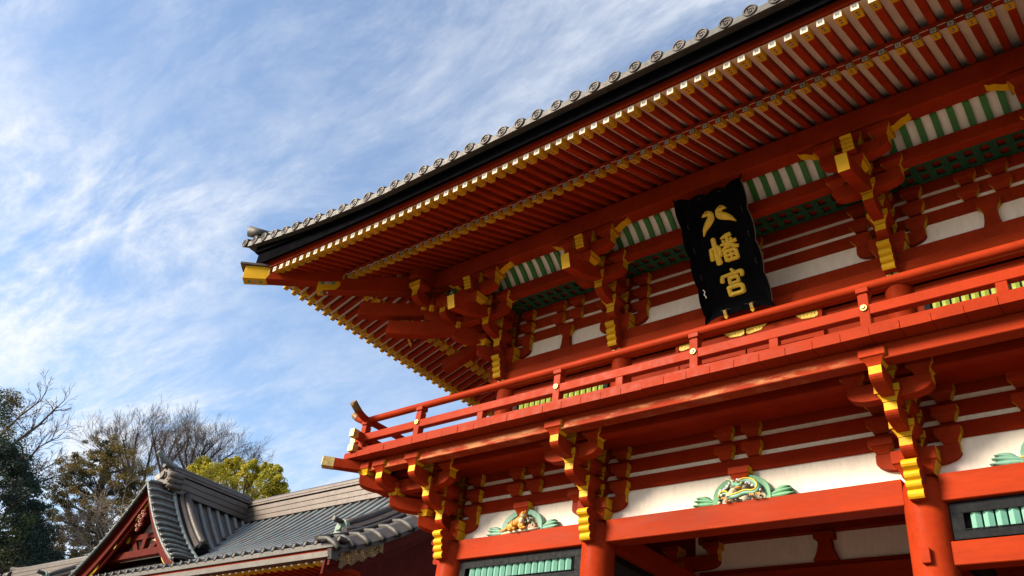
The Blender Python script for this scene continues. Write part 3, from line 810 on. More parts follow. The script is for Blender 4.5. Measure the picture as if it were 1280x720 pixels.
# diagonal beam ends under the corners
for x, s in ((0, -1), (2 * CX, 1)):
    m = MB(); L0, L1, L2 = 0.9 * DI, 1.62 * DI, 1.77 * DI
    m.box(-0.085, 0.085, -L1, -L0, 6.82, 6.985, "red_lacquer")
    o = part("corner_beam", m, gate, (0, 0, 6.82), 0.006); o.location = Vector((x, 0, 6.82)) - WP[gate]; WP[o] = Vector((x, 0, 6.82)); o.rotation_euler = (0, 0, -PI / 4 if s < 0 else PI / 4)
    m = MB(); m.box(-0.089, 0.089, -L2, -L1 + 0.004, 6.816, 6.989, "gold_pale"); m.v = [(a, b2, c - 6.82) for a, b2, c in m.v]
    link("gilt_cap", m.mesh("gilt_cap", 0.006), (x, 0, 6.82), o)
# railing
RY = -1.33
def rail_side(name_at, fx, ln0, ln1, posts, shorts, both):
    """fx maps (along, z, outward offset) to world; rails run ln0..ln1, both ends may carry turned-up tips."""
    tip = 0.42
    def P(u, z, o=0.0): return fx(u, z, o)
    pts = [P(u, 7.79) for u in (ln0, ln1)]
    cl = [(-(tip) + tip * (i / 8)) for i in range(9)]
    left = [P(ln0 + c, 7.79 + 0.19 * (-c / tip) ** 1.8) for c in cl]
    right = [P(ln1 - c, 7.79 + 0.19 * (-c / tip) ** 1.8) for c in reversed(cl)]
    m = MB(); m.tube(left[3:] + right[:-3], 0.062, 14, "red_rail")
    top = part("rail", m, gate, P((ln0 + ln1) / 2, 7.79))
    for g in (left[:4], right[-4:]):
        q = MB(); q.tube(g, 0.0655, 14, "gold_dull"); part("gilt_cap", q, top, g[0])
    for z0, z1, hw, e in ((7.372, 7.508, 0.055, 0.30), (7.112, 7.235, 0.065, 0.26)):
        m = MB(); A = [P(ln0 - e + 0.12, z0, -hw), P(ln1 + e - 0.12, z1, hw)]
        m.box(min(A[0][0], A[1][0]), max(A[0][0], A[1][0]), min(A[0][1], A[1][1]), max(A[0][1], A[1][1]), z0, z1, "red_rail")
        r = part("rail", m, gate, P((ln0 + ln1) / 2, z0), 0.006)
        for u0, u1 in ((ln0 - e, ln0 - e + 0.124), (ln1 + e - 0.124, ln1 + e)):
            g = MB(); A = [P(u0, z0, -hw - 0.004), P(u1, z1, hw + 0.004)]
            g.box(min(A[0][0], A[1][0]), max(A[0][0], A[1][0]), min(A[0][1], A[1][1]), max(A[0][1], A[1][1]), z0 - 0.004, z1 + 0.004, "gold_pale")
            part("gilt_cap", g, r, P(u0, z0), 0.005)
    for u in posts:
        m = MB(); c = P(u, 7.2)
        m.box(c[0] - 0.062, c[0] + 0.062, c[1] - 0.062, c[1] + 0.062, 7.112, 7.66, "red_rail")
        m.box(c[0] - 0.05, c[0] + 0.05, c[1] - 0.05, c[1] + 0.05, 7.66, 7.685, "red_rail")
        m.box(c[0] - 0.074, c[0] + 0.074, c[1] - 0.074, c[1] + 0.074, 7.685, 7.755, "red_rail")
        po = part("post", m, gate, (c[0], c[1], 7.112), 0.005)
        if u not in (ln0, ln1):
            n = MB(); d0 = P(u, 7.462, 0.068); d1 = P(u, 7.462, 0.082); d2 = P(u, 7.462, 0.096)
            n.tube([d0, d1], 0.042, 12, "gold_pale"); n.tube([d1, d2], [0.026, 0.012], 10, "gold"); part("nail_cover", n, po, d0)
    for u in shorts:
        m = MB(); c = P(u, 7.2); m.box(c[0] - 0.06, c[0] + 0.06, c[1] - 0.052, c[1] + 0.052, 7.236, 7.371, "red_rail"); part("post", m, gate, (c[0], c[1], 7.236), 0.005)
mids = [1.47, (PA + CX) / 2, (CX + PX[2]) / 2, 2 * CX - 1.47]
rail_side(None, lambda u, z, o=0.0: (u, RY - o, z), RY, 2 * CX - RY, [RY, 0.05, PA + 0.04, CX + 0.03, PX[2], 2 * CX - 0.05, 2 * CX - RY], mids, True)
rail_side(None, lambda u, z, o=0.0: (RY - o, u, z), RY, DEP - RY, [0.0, PA, DEP, DEP - RY], [1.47, 4.4], True)
rail_side(None, lambda u, z, o=0.0: (2 * CX - RY + o, u, z), RY, DEP - RY, [0.0, PA, DEP, DEP - RY], [1.47, 4.4], True)

# ------------------------------------------------------------------ upper storey walls
m = MB()
n = 24
upm = MB(); rows = [[(0.19 * math.cos(2 * PI * k / n), 0.19 * math.sin(2 * PI * k / n), z) for k in range(n)] for z in (7.112, 9.29)]
upm.strip(rows, "red_lacquer", True, True); upm = upm.mesh("pillar")
for x in UX:
    for y in (UY, UY2): link("pillar", upm, (x, y, 0), gate)
link("pillar", upm, (UX[0], PA, 0), gate); link("pillar", upm, (UX[3], PA, 0), gate)
wallrun(7.115, 8.745, UX[0], UX[3], UY, UY2, "red_lacquer", "board_wall", -0.03, 0.03)
wallrun(8.75, 9.055, UX[0], UX[3], UY, UY2, "red_beam", "nageshi_beam", -0.215, -0.06, ext=0.21)
wallrun(9.058, 9.29, UX[0], UX[3], UY, UY2, "red_lacquer", "plate_beam", -0.165, 0.10, ext=0.16)
for i in range(3):
    m = MB(); m.box(UX[i], UX[i + 1] - 0.002, UY - 0.005, UY + 0.05, 9.293, 10.75, "white_plaster"); part("plaster_panel", m, gate, ((UX[i] + UX[i + 1]) / 2, UY, 9.293))
    m = MB(); m.box(UX[i], UX[i + 1] - 0.002, UY2 - 0.05, UY2 + 0.005, 9.293, 10.75, "white_plaster"); part("plaster_panel", m, gate, ((UX[i] + UX[i + 1]) / 2, UY2, 9.293))
for x, d in ((UX[0], 1), (UX[3], -1)):
    m = MB(); m.box(min(x - 0.005 * d, x + d * 0.05), max(x - 0.005 * d, x + d * 0.05), UY + 0.053, UY2 - 0.053, 9.293, 10.75, "white_plaster"); part("plaster_panel", m, gate, (x, PA, 9.293))
for k in (0, 1, 2, 3):
    wallrun(UZ + k * HZ + GZ + 0.026, UZ + (k + 1) * HZ, UX[0], UX[3], UY, UY2, "red_lacquer", "wall_beam", -0.04, 0.04)
# windows of yellow-green slats in the side bays, doors with gilt fittings in the middle one
def upper_window(x0, x1):
    f = MB(); y = UY - 0.03
    f.box(x0 - 0.09, x1 + 0.09, y - 0.05, y - 0.002, 8.455, 8.53, "black_frame"); f.box(x0 - 0.09, x1 + 0.09, y - 0.05, y - 0.002, 7.45, 7.53, "black_frame")
    f.box(x0 - 0.09, x0 - 0.01, y - 0.05, y - 0.002, 7.53, 8.455, "black_frame"); f.box(x1 + 0.01, x1 + 0.09, y - 0.05, y - 0.002, 7.53, 8.455, "black_frame")
    f.box(x0 - 0.01, x1 + 0.01, y - 0.006, y - 0.003, 7.53, 8.455, "black_gap")
    w = part("lattice_window", f, gate, ((x0 + x1) / 2, y, 7.45), 0.003)
    s = MB(); k = int((x1 - x0) / 0.118)
    for i in range(k):
        q = x0 + (i + 0.5) * (x1 - x0) / k
        s.prism([(q - 0.046, y - 0.008), (q - 0.046, y - 0.024), (q, y - 0.046), (q + 0.046, y - 0.024), (q + 0.046, y - 0.008)], 'z', 7.532, 8.452, "lime_slat")
    part("slats", s, w, WP[w])
upper_window(0.76, 2.62); upper_window(7.90, 9.70)
for x0, x1 in ((4.08, CX - 0.012), (CX + 0.012, 6.38)):
    d = MB(); y = UY - 0.032
    d.box(x0, x1, y - 0.03, y, 7.12, 8.735, "red_rail")
    for zz_ in (7.12, 7.75, 8.30, 8.60): d.box(x0, x1, y - 0.05, y - 0.031, zz_, zz_ + 0.10, "red_rail")
    for xx in (x0, x1 - 0.10): d.box(xx, xx + 0.10, y - 0.051, y - 0.032, 7.222, 8.598, "red_rail")
    o = part("door", d, gate, ((x0 + x1) / 2, y, 7.12), 0.004)
    for xx, sg in ((x0 + 0.004, 1), (x1 - 0.004, -1)):
        g = MB(); a = xx; b3 = xx + sg * 0.34
        g.prism([(a, 8.728), (a, 8.64), (a + sg * 0.06, 8.62), (a + sg * 0.24, 8.64), (b3, 8.728)], 'y', y - 0.062, y - 0.0505, "gold_leaf")
        for q in range(5): g.ball((a + sg * (0.05 + 0.055 * q), y - 0.062, 8.685), (0.016, 0.010, 0.016), "gold", 8, 5)
        part("gilt_fitting", g, o, (xx, y, 8.7), 0.003)
        for z0, z1 in ((8.40, 8.56), (7.24, 7.50)):
            g = MB(); g.box(min(a, a + sg * 0.09), max(a, a + sg * 0.09), y - 0.062, y - 0.052, z0, z1, "gold_leaf"); part("gilt_plate", g, o, (xx, y, z0), 0.003)
m = MB()
for x in (4.02, 6.38): m.box(x, x + 0.06, UY - 0.10, UY - 0.031, 7.115, 8.742, "red_rail")
part("door_frame", m, gate, (CX, UY, 7.115), 0.004)
# gilt six-petalled nail covers on the upper beam
fm = MB()
for k in range(6):
    a = k * PI / 3
    fm.ball((0.052 * math.cos(a), -0.012, 0.052 * math.sin(a)), (0.034, 0.012, 0.034), "gold", 8, 6)
fm.ball((0, -0.016, 0), (0.05, 0.014, 0.05), "gold_leaf", 10, 6); fm.ball((0, -0.03, 0), (0.026, 0.016, 0.026), "ink", 10, 6)
for k in range(6):
    a = k * PI / 3 + PI / 6; fm.ball((0.05 * math.cos(a), -0.022, 0.05 * math.sin(a)), (0.010, 0.006, 0.010), "ink", 6, 4)
fmm = fm.mesh("nail_cover")
for x in UX: link("nail_cover", fmm, (x, UY - 0.215, 8.90), gate)
link("nail_cover", fmm, (UX[0] - 0.215, UY + 0.02, 8.90), gate, rz=LEFT)
# upper struts and pair blocks
usm = strut_mb(0.085, 0.135, 0.285, 0.17).mesh("strut", 0.004)
UM = [(UX[i] + UX[i + 1]) / 2 for i in range(3)]
ub = block_mb(w=0.30, d=0.26); ubm = ub.mesh("bearing_block", 0.004)
for i, x in enumerate(UM):
    xs = [x + 0.05] if i != 1 else [CX]
    for q in xs:
        s = link("strut", usm, (q, UY, 9.291), gate); link("bearing_block", ubm, (q, UY, UZ - 0.04), s)
    for k in (1, 2, 3):
        for d in (-0.205, 0.205): link("bearing_block", pairm, (xs[0] + d, UY, UZ + k * HZ), gate)
for x in UX[1:3]:
    upper_pieces(Bracket(x, UY, UZ), 0)
corner_u = corner(UX[0], UY, UZ, False, True)
corner_r = corner(UX[3], UY, UZ, True, True)
upper_pieces(Bracket(UX[0], PA, UZ), LEFT)
# heavy diagonal tails at the left corners: two stacked levers and their nosing
diagnosem = nosing_mb(out=0.50, zt=0.20, zb=-0.03, w=0.085, back=0.35).mesh("nosing")
def diag_tails(B, th):
    for tip, zb_, h in ((2.165, 0.258, 0.284), (1.735, -0.054, 0.284)):
        L = tip * DI; m = MB(); n = 8; top = []; bot = []
        for i in range(n + 1):
            t = i / n; q = L * (1 - t * 0.95)
            z = zb_ + 0.17 * (L - q) + 0.10 * (1 - (q / L)) ** 2 - 0.03 * math.sin(PI * min(1, t * 1.6))
            bot.append((-q, z)); top.append((-q, z + h))
        m.prism(bot + top[::-1], 'x', -0.105, 0.105, "red_lacquer")
        B.put("tail_rafter", m.mesh("tail_rafter", 0.006), 0, 0, 0, th)
    x, y = rot2(0, -1.30 * DI, th)
    B.put("bearing_block", diagblockm, x, y, 0.555)
    B.put("nosing", diagnosem, x * 1.32, y * 1.32, 0.78, th)
diag_tails(corner_u, -PI / 4)
diag_tails(corner_r, PI / 4)
# ------------------------------------------------------------------ eaves: purlins, ribs, lattice ceiling, rafters
SP = 0.2086
YO, YI = -3.187, -2.1744                 # tips of the flying and of the base rafters
def lift(s, e=1.0):                      # rise of the eave toward the left and right corners, s measured along it
    q = min(s, 2 * CX - s)
    return e * max(0.0, (0.6 - q) / 3.8) ** 1.7
def lift_s(s, e=1.0):                    # the same along the left side (the far corner is at DEP)
    q = min(s, DEP - s)
    return e * max(0.0, (0.6 - q) / 3.8) ** 1.7
SB, SF = 0.405, 0.345                    # slopes of base and flying rafters
zbase = lambda o: 10.590 + SB * (o - YI)
zfly = lambda o: 10.405 + SF * (o - YO)
def swap(mb):
    mb.v = [(y, x, z) for x, y, z in mb.v]
    return mb
def mirx(mb):
    mb.v = [(2 * CX - x, y, z) for x, y, z in mb.v]
    return mb
def miry(mb):
    mb.v = [(x, DEP - y, z) for x, y, z in mb.v]
    return mb
def four(name, build, bev=0.0, sides='flrb'):
    """A course running along the eave on the requested sides; `build(lo, hi, liftfn)` gives the front one."""
    for s in sides:
        if s in 'fb': m = build(0.0, 2 * CX, lift)
        else: m = swap(build(0.0, DEP, lift_s))
        if s == 'r': mirx(m)
        if s == 'b': miry(m)
        at = {'f': (CX, -2, 10.5), 'l': (-2, PA, 10.5), 'r': (2 * CX + 2, PA, 10.5), 'b': (CX, DEP + 2, 10.5)}[s]
        part(name, m, gate, at, bev)
PU = UY - 1.20
def purlin(lo, hi, lf):
    m = MB(); m.box(lo - 1.42, hi + 1.42, PU - 0.125, PU + 0.125, 10.72, 11.085, "red_lacquer"); return m
four("purlin", purlin, 0.012)
def step_beam(lo, hi, lf):
    m = MB(); m.box(lo - 0.95, hi + 0.95, UY - 0.79 - AW, UY - 0.79 + AW, UZ + 2 * HZ + GZ, UZ + 3 * HZ, "red_lacquer"); return m
four("eave_beam", step_beam, 0.008)
# sloping green ribs on white boards between the purlin and the inner beam
def rib_panel(lo, hi, lf):
    m = MB(); n = 6
    L = [(PU + 0.12 + (0.30) * t, 10.735 - 0.255 * t ** 1.35) for t in [i / n for i in range(n + 1)]]
    x0, x1 = lo - 0.72, hi + 0.72
    m.strip([[(x0 + 0.0, y, z + 0.03), (x1, y, z + 0.03)] for y, z in L], "soffit_white", False)
    m.strip([[(x0 + 0.0, y, z + 0.06), (x1, y, z + 0.06)] for y, z in L], "soffit_white", False)
    return m
four("rib_board", rib_panel)
def ribs(lo, hi, side):
    n = 6; out = []
    k = int((hi - lo + 1.3) / SP)
    st = (lo + hi) / 2 - k * SP / 2
    L = [(PU + 0.115 + 0.30 * t, 10.722 - 0.255 * t ** 1.35) for t in [i / n for i in range(n + 1)]]
    mb = MB()
    poly = [(y, z + 0.032) for y, z in L] + [(y, z - 0.028) for y, z in reversed(L)]
    mb.prism(poly, 'x', -0.042, 0.042, "green_rib")
    if side == 'l': swap(mb)
    me = mb.mesh("rib")
    for i in range(k + 1):
        u = st + i * SP
        link("rib", me, (u, 0, 0) if side == 'f' else (0, u, 0), gate)
ribs(0.0, 2 * CX, 'f'); ribs(0.0, DEP, 'l')
def lattice_ceiling(lo, hi, lf):
    m = MB(); z = 10.40
    y0, y1 = UY - 0.79 + AW, UY - AW
    for q in range(4):
        y = y0 + 0.03 + q * (y1 - y0 - 0.06) / 3
        m.box(lo + 0.0, hi, y - 0.028, y + 0.028, z, z + 0.03, "green_lattice")
    x = lo + 0.13
    while x < hi - 0.1:
        m.box(x - 0.05, x + 0.05, y0, y1, z + 0.003, z + 0.033, "green_lattice"); x += SP
    m.box(lo - 0.3, hi + 0.3, y0, y1, z + 0.06, z + 0.075, "red_lacquer")
    return m
four("lattice_ceiling", lattice_ceiling, 0.0, 'fl')

# rafters ------------------------------------------------------------
def rafter_mb(o0, o1, zf, w=0.046, h=0.112):
    m = MB()
    m.prism([(o0, zf(o0)), (o1, zf(o1)), (o1, zf(o1) + h), (o0, zf(o0) + h)], 'x', -w, w, "red_lacquer")
    return m
def tip_mb(o0, zf, ln, face, w=0.0485, h=0.112):
    """Painted end: yellow sleeve with ornament on the underside, white face with a dark crest."""
    m = MB(); d = 0.0025; o1 = o0 + ln
    q = [(o0 - 0.004, zf(o0) - d), (o1, zf(o1) - d), (o1, zf(o1) + h + d), (o0 - 0.004, zf(o0) + h + d)]
    wh = "tip_cream" if face == 0 else "ink"
    m.prism(q, 'x', -w, w, "yellow_paint", edge=["yellow_paint"] * 3 + [wh])
    y = o0 - 0.0055; zc = zf(o0) + h / 2
    if face == 0:
        n = 10
        for (r0, r1) in ((0.0, 0.010), (0.017, 0.027)):
            for i in range(n):
                a, b = 2 * PI * i / n, 2 * PI * (i + 1) / n
                if r0 > 0 and i % 5 == 2: continue
                m.add([(r0 * math.cos(a), y, zc + r0 * math.sin(a)), (r1 * math.cos(a), y, zc + r1 * math.sin(a)), (r1 * math.cos(b), y, zc + r1 * math.sin(b)), (r0 * math.cos(b), y, zc + r0 * math.sin(b))], [(0, 1, 2, 3)], "ink")
    else:
        m.box(-w + 0.011, w - 0.011, y, y + 0.001, zc - h / 2 + 0.012, zc + h / 2 - 0.012, "tip_cream")
        for k in range(3):
            a0 = 2 * PI * k / 3
            pts = []
            for i in range(7):
                a = a0 + i * 0.27; r = 0.028 - 0.003 * i
                pts.append((r * math.cos(a), zc + r * math.sin(a)))
            inn = [(0.35 * (p[0]), zc + 0.35 * (p[1] - zc)) for p in reversed(pts[1:])]
            poly = pts + inn
            m.add([(p[0], y - 0.001, p[1]) for p in poly], [tuple(range(len(poly)))], "ink")
    # ornament on the underside and cheeks
    def under(u, t): return (u, o0 + ln * t, zf(o0 + ln * t) - d - 0.0012)
    for t0, t1, mt, k in ((0.22, 0.40, "pine_dark", 1), (0.43, 0.57, "rafter_lilac", 0), (0.60, 0.78, "pine_dark", -1)):
        if k == 0: m.add([under(-0.014, t0), under(0.014, t0), under(0.014, t1), under(-0.014, t1)], [(0, 1, 2, 3)], mt)
        else: m.add([under(-0.017, t1 if k > 0 else t0), under(0.017, t1 if k > 0 else t0), under(0, t0 if k > 0 else t1)], [(0, 1, 2)], mt)
    return m
material("rafter_lilac", (0.45, 0.42, 0.55), 0.6)
rafter_count = {}; rj = random.Random(23)
rest = {"flying_rafter": MB(), "base_rafter": MB()}
tipc = {}
def rafters(name, zf, o0, inner, first, count, lf, face, side, e, shown):
    full = None
    tm = tip_mb(o0, zf, 0.205 if face == 0 else 0.185, face)
    if side == 'l': swap(tm)
    tm = tm.mesh("rafter_tip")
    for k in range(count):
        s = first + k * SP
        hi = 2 * CX if side == 'f' else DEP
        q = min(s, hi - s)
        end = min(inner, q + 0.02)
        if end < o0 + 0.10: continue
        dz = lf(s, e)
        if end == inner:
            if full is None:
                mb = rafter_mb(o0 + 0.003, inner, zf)
                full = (swap(mb) if side == 'l' else mb).mesh(name, 0.004)
            me = full
        else:
            mb = rafter_mb(o0 + 0.003, end, zf)
            if shown(s): me = (swap(mb) if side == 'l' else mb).mesh(name, 0.004)
        s += rj.uniform(-0.004, 0.004); dz += rj.uniform(-0.003, 0.003)
        at = (s, 0, dz) if side == 'f' else (0, s, dz)
        if shown(s) and rafter_count.get(name, 0) < 99:
            rafter_count[name] = rafter_count.get(name, 0) + 1
            r = link(name, me, at, gate)
            link("rafter_tip", tm, at, r)
        else:
            mb = rafter_mb(o0 + 0.003, end, zf); t = tip_mb(o0, zf, 0.2, face)
            for b in (mb, t):
                if side == 'l': swap(b)
                rest[name].add([(v[0] + at[0], v[1] + at[1], v[2] + at[2]) for v in b.v], b.f, list(b.m))
NF = int((2 * CX + 2 * 3.06) / SP)
rafters("flying_rafter", zfly, YO, -1.86, -3.0604, NF, lift, 0, 'f', 0.085, lambda s: s < 9.4)
rafters("flying_rafter", zfly, YO, -1.86, -3.0604, int((DEP + 2 * 3.06) / SP), lift_s, 0, 'l', 0.085, lambda s: s < 4.6)
NB = int((2 * CX + 2 * 2.04) / SP)
rafters("base_rafter", zbase, YI, UY - 0.02, -2.0388, NB, lift, 1, 'f', 0.02, lambda s: s < 10.2)
rafters("base_rafter", zbase, YI, UY - 0.02, -2.0388, int((DEP + 2 * 2.04) / SP), lift_s, 1, 'l', 0.02, lambda s: s < 5.0)
for nme, mb in rest.items():
    if mb.v: part(nme, mb, gate, (2 * CX, PA, 10.7), kind="stuff")
def sheath(o0, o1, zf, e, thick=0.02, step=0.4):
    def b(lo, hi, lf):
        m = MB(); n = 40
        def row(dz):
            rows = []
            for o in (o0, (o0 + o1) / 2, o1):
                xa, xb = lo + o, hi - o
                rows.append([(xa + (xb - xa) * i / n, o, zf(o) + 0.114 + dz + lf(xa + (xb - xa) * i / n, e)) for i in range(n + 1)])
            return rows
        m.strip(row(0), "soffit_white", False); m.strip(row(thick), "soffit_white", False)
        return m
    return b
four("soffit_board", sheath(YI, UY, zbase, 0.02))
four("soffit_board", sheath(YO, -1.8, zfly, 0.085))
def course(prof, mat, e, n=56, eb=None):
    """Swept moulding along the eave: prof = [(outward o, z, lift share)]"""
    def b(lo, hi, lf):
        m = MB(); rows = []
        o = min(p[0] for p in prof)
        for i in range(n + 1):
            t = i / n
            t = 0.5 - 0.5 * math.cos(PI * t) if True else t
            rows.append([(lo + p[0] + (hi - lo - 2 * p[0]) * t, p[0], p[1] + lf(lo + p[0] + (hi - lo - 2 * p[0]) * t, p[2])) for p in prof])
        m.sweep(rows, mat); return m
    return b
def lift_tile(s):
    return lift(s)
zk = zbase(YI) + 0.113
four("eave_lath", course([(-2.19, zk, .03), (-2.06, zk + 0.03, .03), (-2.06, zk + 0.085, .05), (-2.19, zk + 0.05, .05)], "red_lacquer", 0.05))
zt_ = zfly(YO) + 0.114
four("eave_board", course([(-3.22, zt_ + 0.004, .085), (-3.02, zt_ + 0.07, .085), (-3.02, 10.72, .10), (-3.225, 10.69, .12)], "red_rail", 0.09))
four("eave_fascia", course([(-3.345, 10.566, .12), (-3.23, 10.655, .12), (-3.0, 10.715, .12), (-3.0, 10.80, .30), (-3.345, 10.75, .23)], "black_lacquer", 0.2))
four("eave_fascia", course([(-3.40, 10.735, .22), (-3.0, 10.80, .24), (-3.0, 10.85, .33), (-3.40, 10.80, .33)], "black_lacquer", 0.3))
four("tile_edge", course([(-3.535, 10.715, .34), (-3.2, 10.80, .34), (-3.2, 10.93, .34), (-3.535, 10.828, .34)], "copper_green", 0.34))
# round eave tiles
def end_tile_mb():
    m = MB(); n = 16; r = 0.099
    def ring(rad, y): return [(rad * math.cos(2 * PI * k / n), y, rad * math.sin(2 * PI * k / n)) for k in range(n)]
    rows = [[(x, y, z + 0.10) for x, y, z in ring(r, 0.22)], ring(r, 0.0), ring(r - 0.008, -0.008), ring(r - 0.024, -0.008), ring(r - 0.028, 0.006)]
    m.strip(rows, "copper_tile", False, True); m.add(rows[-1], [tuple(range(n))], "copper_tile")
    for k in range(3):
        a0 = 2 * PI * k / 3
        m.tube([((0.052 - 0.007 * i) * math.cos(a0 + i * 0.5), 0.0, (0.052 - 0.007 * i) * math.sin(a0 + i * 0.5)) for i in range(6)], [0.006, 0.007, 0.007, 0.006, 0.005, 0.003], 5, "copper_tile")
    return m
etm = end_tile_mb(); et_f = etm.mesh("eave_tile"); et_l = swap(end_tile_mb()).mesh("eave_tile")
TP = 0.3415
def tile_z(o): return 10.805 + 0.47 * (o + 3.55) + 0.055 * max(0, o + 3.55) ** 2
x = 3.453 - 21 * TP + 0.05
jr = random.Random(17)
while x < 2 * CX + 3.6:
    link("eave_tile", et_f, (x + jr.uniform(-0.008, 0.008), -3.548 + jr.uniform(-0.006, 0.006), 10.82 + lift(x, 0.335) + jr.uniform(-0.007, 0.007)), gate, rz=jr.uniform(-0.04, 0.04)); x += TP
y = -3.42
while y < DEP + 3.5:
    link("eave_tile", et_l, (-3.548, y, 10.82 + lift_s(y, 0.335)), gate); y += TP
# roof planes (hipped below, gabled above) with their rows of round tiles in the same mesh
ZR = tile_z(PA)
def roof_side(lo, hi, lf, tmax, gab):
    m = MB(); n = 14; nx = 40; rows = []
    for i in range(n + 1):
        o = -3.50 + (tmax + 3.50) * i / n
        xo = min(o, gab)
        rows.append([(lo + xo + (hi - lo - 2 * xo) * k / nx, o, tile_z(o) - 0.02 + lf(lo + xo + (hi - lo - 2 * xo) * k / nx, 0.335) * (1 - i / n) ** 1.5) for k in range(nx + 1)])
    m.strip(rows, "copper_tile")
    x = 3.453 - 21 * TP + 0.05
    while x < hi + 3.4:
        q = min(x - lo, hi - x); top = tmax if q > gab else min(tmax, q)
        if top > -3.3:
            pts = []
            for i in range(9):
                o = -3.2 + (top + 3.2) * i / 8
                pts.append((x, o, tile_z(o) + 0.01 + lf(x, 0.335) * (1 - (o + 3.5) / (tmax + 3.5)) ** 1.5))
            m.tube(pts, 0.10, 7, "copper_tile")
        x += TP
    return m
GAB = 0.6
for s in 'fb':
    m = roof_side(0.0, 2 * CX, lift, PA, GAB)
    if s == 'b': miry(m)
    part("roof_plane", m, gate, (CX, -1 if s == 'f' else DEP + 1, 12))
for s in 'lr':
    m = swap(roof_side(0.0, DEP, lift_s, GAB, PA))
    if s == 'r': mirx(m)
    part("roof_plane", m, gate, (-1 if s == 'l' else 2 * CX + 1, PA, 12))
for x, d in ((GAB + 0.25, 1), (2 * CX - GAB - 0.25, -1)):
    m = MB()
    m.prism([(y, tile_z(y if y <= PA else DEP - y) - 0.35) for y in [GAB - 0.6 + (DEP - 2 * GAB + 1.2) * i / 20 for i in range(21)]] + [(DEP - GAB + 0.6, tile_z(GAB) - 1.0), (GAB - 0.6, tile_z(GAB) - 1.0)], 'x', x, x + 0.1 * d, "red_worn")
    part("gable_wall", m, gate, (x, PA, tile_z(GAB)))
m = MB(); m.box(GAB - 0.1, 2 * CX - GAB + 0.1, PA - 0.25, PA + 0.25, ZR - 0.15, ZR + 0.55, "ridge_copper"); m.tube([(GAB - 0.25, PA, ZR + 0.62), (2 * CX - GAB + 0.25, PA, ZR + 0.62)], 0.16, 12, "ridge_copper")
part("roof_ridge", m, gate, (CX, PA, ZR), 0.02)
# hip ridges with their end tiles
for s, mirror in ((0, False), (1, True)):
    m = MB(); pts = []
    for i in range(12):
        o = -3.30 + (GAB + 3.30) * i / 11
        pts.append((o, o, tile_z(o) + 0.16 + lift(o, 0.335) * (1 - (o + 3.5) / (PA + 3.5)) ** 1.5))
    m.tube(pts[2:], 0.17, 12, "copper_tile"); m.tube(pts[0:3], 0.10, 12, "copper_tile")
    q = pts[2]; m.tube([(q[0] - 0.05, q[1] - 0.05, q[2]), (q[0] + 0.14, q[1] + 0.14, q[2] + 0.01)], 0.195, 14, "copper_tile")
    q = pts[0]; m.tube([(q[0] - 0.28, q[1] - 0.28, q[2] + 0.05), (q[0], q[1], q[2] + 0.01)], [0.115, 0.10], 12, "copper_green")
    if mirror: mirx(m)
    part("hip_ridge", m, gate, (-2 if not mirror else 2 * CX + 2, -2, 11.5))
